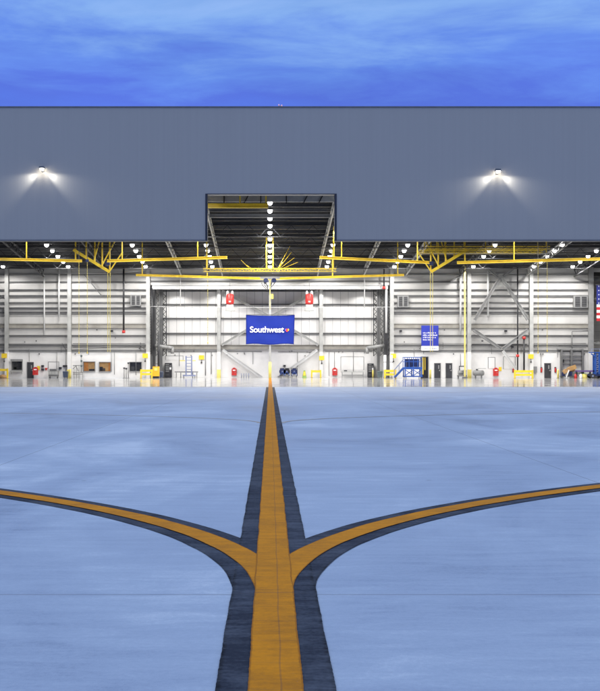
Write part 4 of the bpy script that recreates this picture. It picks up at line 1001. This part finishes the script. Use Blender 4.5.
# tan pile
d = 145.8; t = thing('cardboard_pile', 'heap of folded tan cardboard leaning on a wheeled dolly', 'cardboard pile', (px(569, d), d, 0))
for k, (xa, za, xb, zb, w, mt) in enumerate(((562.5, 372.5, 570, 368.5, .5, 'cardboard'), (567.5, 369.5, 575.8, 366.6, .55, 'wood'), (564, 371, 574, 369, .45, 'cardboard'), (569, 371.5, 575.5, 369.3, .4, 'cardboard'))):
    MB().bar((px(xa, d), d - .3 + .2 * k, pz(za, d)), (px(xb, d), d - .25 + .2 * k, pz(zb, d)), .16, w).build('sheet', mt, t, bevel=.03)
MB().bar((px(565, d), d - .5, .1), (px(568, d), d - .45, pz(370, d)), .10, .12).build('plank', 'white', t)
MB().box(px(560.5, d), px(576, d), d - .5, d + .5, .22, .32).build('dolly', 'steel_dark', t)
MB().box(px(568.5, d), px(571.5, d), d - .3, d + .3, .322, .9).box(px(561.5, d), px(564.5, d), d - .3, d + .3, .322, .8).build('crate', 'navy', t, bevel=.02)
wheels(t, ((px(562, d), d - .4), (px(575, d), d - .4), (px(562, d), d + .4), (px(575, d), d + .4)), .11)
d = 146.6; t = thing('roller_bench', 'low dark bench with purple top right of the tan pile', 'bench', (px(582, d), d, 0))
MB().box(px(575, d), px(600, d), d - .3, d + .3, pz(371.8, d), pz(370.3, d)).build('bench_top', 'purple', t)
for x in (576.5, 583, 590, 598): MB().box(px(x, d) - .06, px(x, d) + .06, d - .25, d + .25, .004, pz(371.85, d)).build('leg', 'steel_dark', t)
MB().box(px(577, d), px(599, d), d - .25, d + .25, .3, .36).build('shelf', 'steel_dark', t)
for x, mt, lab in ((574.5, 'red', 'red plastic jug on the floor between tan pile and yellow drum'), (579.8, 'white', 'white plastic jug on the floor left of the yellow drum')):
    X = px(x, 145.9); t = thing('jug', lab, 'jug', (X, 145.4, 0), 'plastic jugs by the low bench')
    MB().lathe((X, 145.4, .004), [(.16, 0), (.2, .04), (.2, .42), (.08, .56), (.08, .62)], 12).build('body', mt, t)
    MB().lathe((X, 145.4, .628), [(.09, 0), (.09, .07)], 10).build('cap', 'black', t)
d = 145.6; X = px(584.3, d); t = thing('drum', 'small yellow-green drum on the floor before the low bench', 'drum', (X, d, 0))
MB().lathe((X, d, .004), [(.34, 0), (.36, .03), (.35, .2), (.37, .23), (.35, .26), (.35, .5), (.36, .53), (.34, .56)], 18).build('body', 'yellow_pale', t)
MB().lathe((X, d, .565), [(.30, 0), (.30, .03), (.05, .04), (.05, .08)], 14).build('lid', 'green', t)
# blue lift at right edge
d = 146.; X0, X1 = px(591, d), px(606, d); Zt = pz(353, d)
t = thing('boom_lift', 'tall blue lift frame on a dark wheeled chassis at the right edge', 'lift', ((X0 + X1) / 2, d, 0))
MB().box(X0 - .3, X1, d - .7, d + .7, .3, .55).build('chassis', 'navy', t, bevel=.04)
for x in (X0 + .45, X0 + .95, X1 - .3): MB().box(x - .1, x + .1, d - .5, d - .3, .552, Zt).box(x - .1, x + .1, d + .3, d + .5, .552, Zt - .3).build('upright', 'blue_lift', t)
for k in range(5):
    z = .8 + k * .55
    MB().bar((X0 + .45, d - .42, z), (X1 - .3, d - .42, z + .45), .1).bar((X1 - .3, d - .40, z), (X0 + .45, d - .40, z + .45), .1).build('scissor_arm', 'blue_light', t)
MB().box(X0 - .15, X1, d - .6, d + .6, Zt, Zt + .12).build('platform', 'blue_lift', t, bevel=.02)
MB().bar((X0 - .15, d - .5, Zt - .1), (X0 + .5, d - .5, Zt - .5), .14).build('brace', 'blue_lift', t)
b_ = MB()
for x in (X0 - .1, X0 + 1., X1 - .05): b_.box(x - .03, x + .03, d - .58, d - .52, Zt + .122, Zt + .5)
b_.box(X0 - .13, X1, d - .58, d - .52, Zt + .5, Zt + .56).build('guard_rail', 'blue_light', t)
for x in (X0, X1 - .4):
    for y in (d - .72, d + .72):
        w_ = MB().cyl((x, y - .12, .32), (x, y + .12, .32), .31, n=18).build('wheel', 'rubber', t)
        MB().cyl((x, y - .13, .32), (x, y + .13, .32), .14, n=12).build('rim', 'blue_light', w_)

# ------------------------------------------------------------------ sky, sun, camera
SUN_EL, SUN_ROT = R(2.0), R(200)
W = bpy.data.worlds.new('World'); S.world = W; W.use_nodes = True
nt = W.node_tree; bg = nt.nodes['Background']
sky = add(nt, 'ShaderNodeTexSky', sky_type='NISHITA'); sky.sun_disc = False; sky.sun_elevation = SUN_EL; sky.sun_rotation = SUN_ROT
sky.ozone_density = 6.0; sky.air_density = 1.0; sky.dust_density = .3
tc = add(nt, 'ShaderNodeTexCoord'); sx = add(nt, 'ShaderNodeSeparateXYZ'); nt.links.new(tc.outputs['Generated'], sx.inputs[0])
mp = add(nt, 'ShaderNodeMapping'); mp.inputs['Scale'].default_value = (1.2, 1.2, 6.); nt.links.new(tc.outputs['Generated'], mp.inputs[0])
cl = nz(nt, mp.outputs[0], 4.2, 9, .6, .35)
el = sx.outputs[2]
# dusk overcast: deep blue low band, paler broken stratus higher up, bright pale cloud overhead
t_ = mad(nt, cl, .21, mad(nt, el, .97, -.09))
cloud = ramp(nt, t_, [(.19, (1.15, 2.25, 8.8)), (.24, (1.1, 1.95, 8.0)), (.28, (1.5, 3.0, 9.0)), (.325, (2.7, 4.9, 9.8)), (.46, (5.5, 7.6, 12.0)), (.75, (9.5, 11.5, 15.5))])
big = ramp(nt, nz(nt, mp.outputs[0], 1.1, 5, .5, .3), [(.35, (.86,) * 3), (.7, (1.12,) * 3)])
mul = add(nt, 'ShaderNodeMix', data_type='RGBA', blend_type='MULTIPLY'); mul.inputs['Factor'].default_value = 1.
nt.links.new(cloud, mul.inputs[6]); nt.links.new(big, mul.inputs[7])
mix = add(nt, 'ShaderNodeMix', data_type='RGBA'); mix.inputs['Factor'].default_value = .92
nt.links.new(sky.outputs[0], mix.inputs[6]); nt.links.new(mul.outputs[2], mix.inputs[7])
nt.links.new(mix.outputs[2], bg.inputs[0]); bg.inputs[1].default_value = .1

l = bpy.data.lights.new('sun', 'SUN'); l.energy = .05; l.angle = R(12); l.color = (1, .93, .85)
so = bpy.data.objects.new('sun', l); C.objects.link(so)
sd = Vector((math.sin(SUN_ROT) * math.cos(SUN_EL), math.cos(SUN_ROT) * math.cos(SUN_EL), math.sin(SUN_EL)))
so.rotation_euler = sd.to_track_quat('Z', 'Y').to_euler(); so.location = (0, -20, 30)

cam = bpy.data.cameras.new('camera'); co = bpy.data.objects.new('camera', cam); C.objects.link(co); S.camera = co
co.location = (0, 0, EYE); co.rotation_euler = (R(90), 0, 0)
cam.sensor_fit = 'AUTO'; cam.sensor_width = 36; cam.lens = F / 691 * 36
cam.shift_x = (300 - CX) / 691; cam.shift_y = (CY - 345.5) / 691
cam.clip_start = .1; cam.clip_end = 9000
S.view_settings.view_transform = 'Standard'; S.view_settings.look = 'None'; S.view_settings.exposure = 0; S.view_settings.gamma = 1; S.view_settings.use_curve_mapping = False
S.cycles.use_denoising = True; S.cycles.max_bounces = 8; S.cycles.diffuse_bounces = 5; S.cycles.sample_clamp_indirect = 8; S.cycles.use_light_tree = True
S.cycles.caustics_reflective = False; S.cycles.caustics_refractive = False
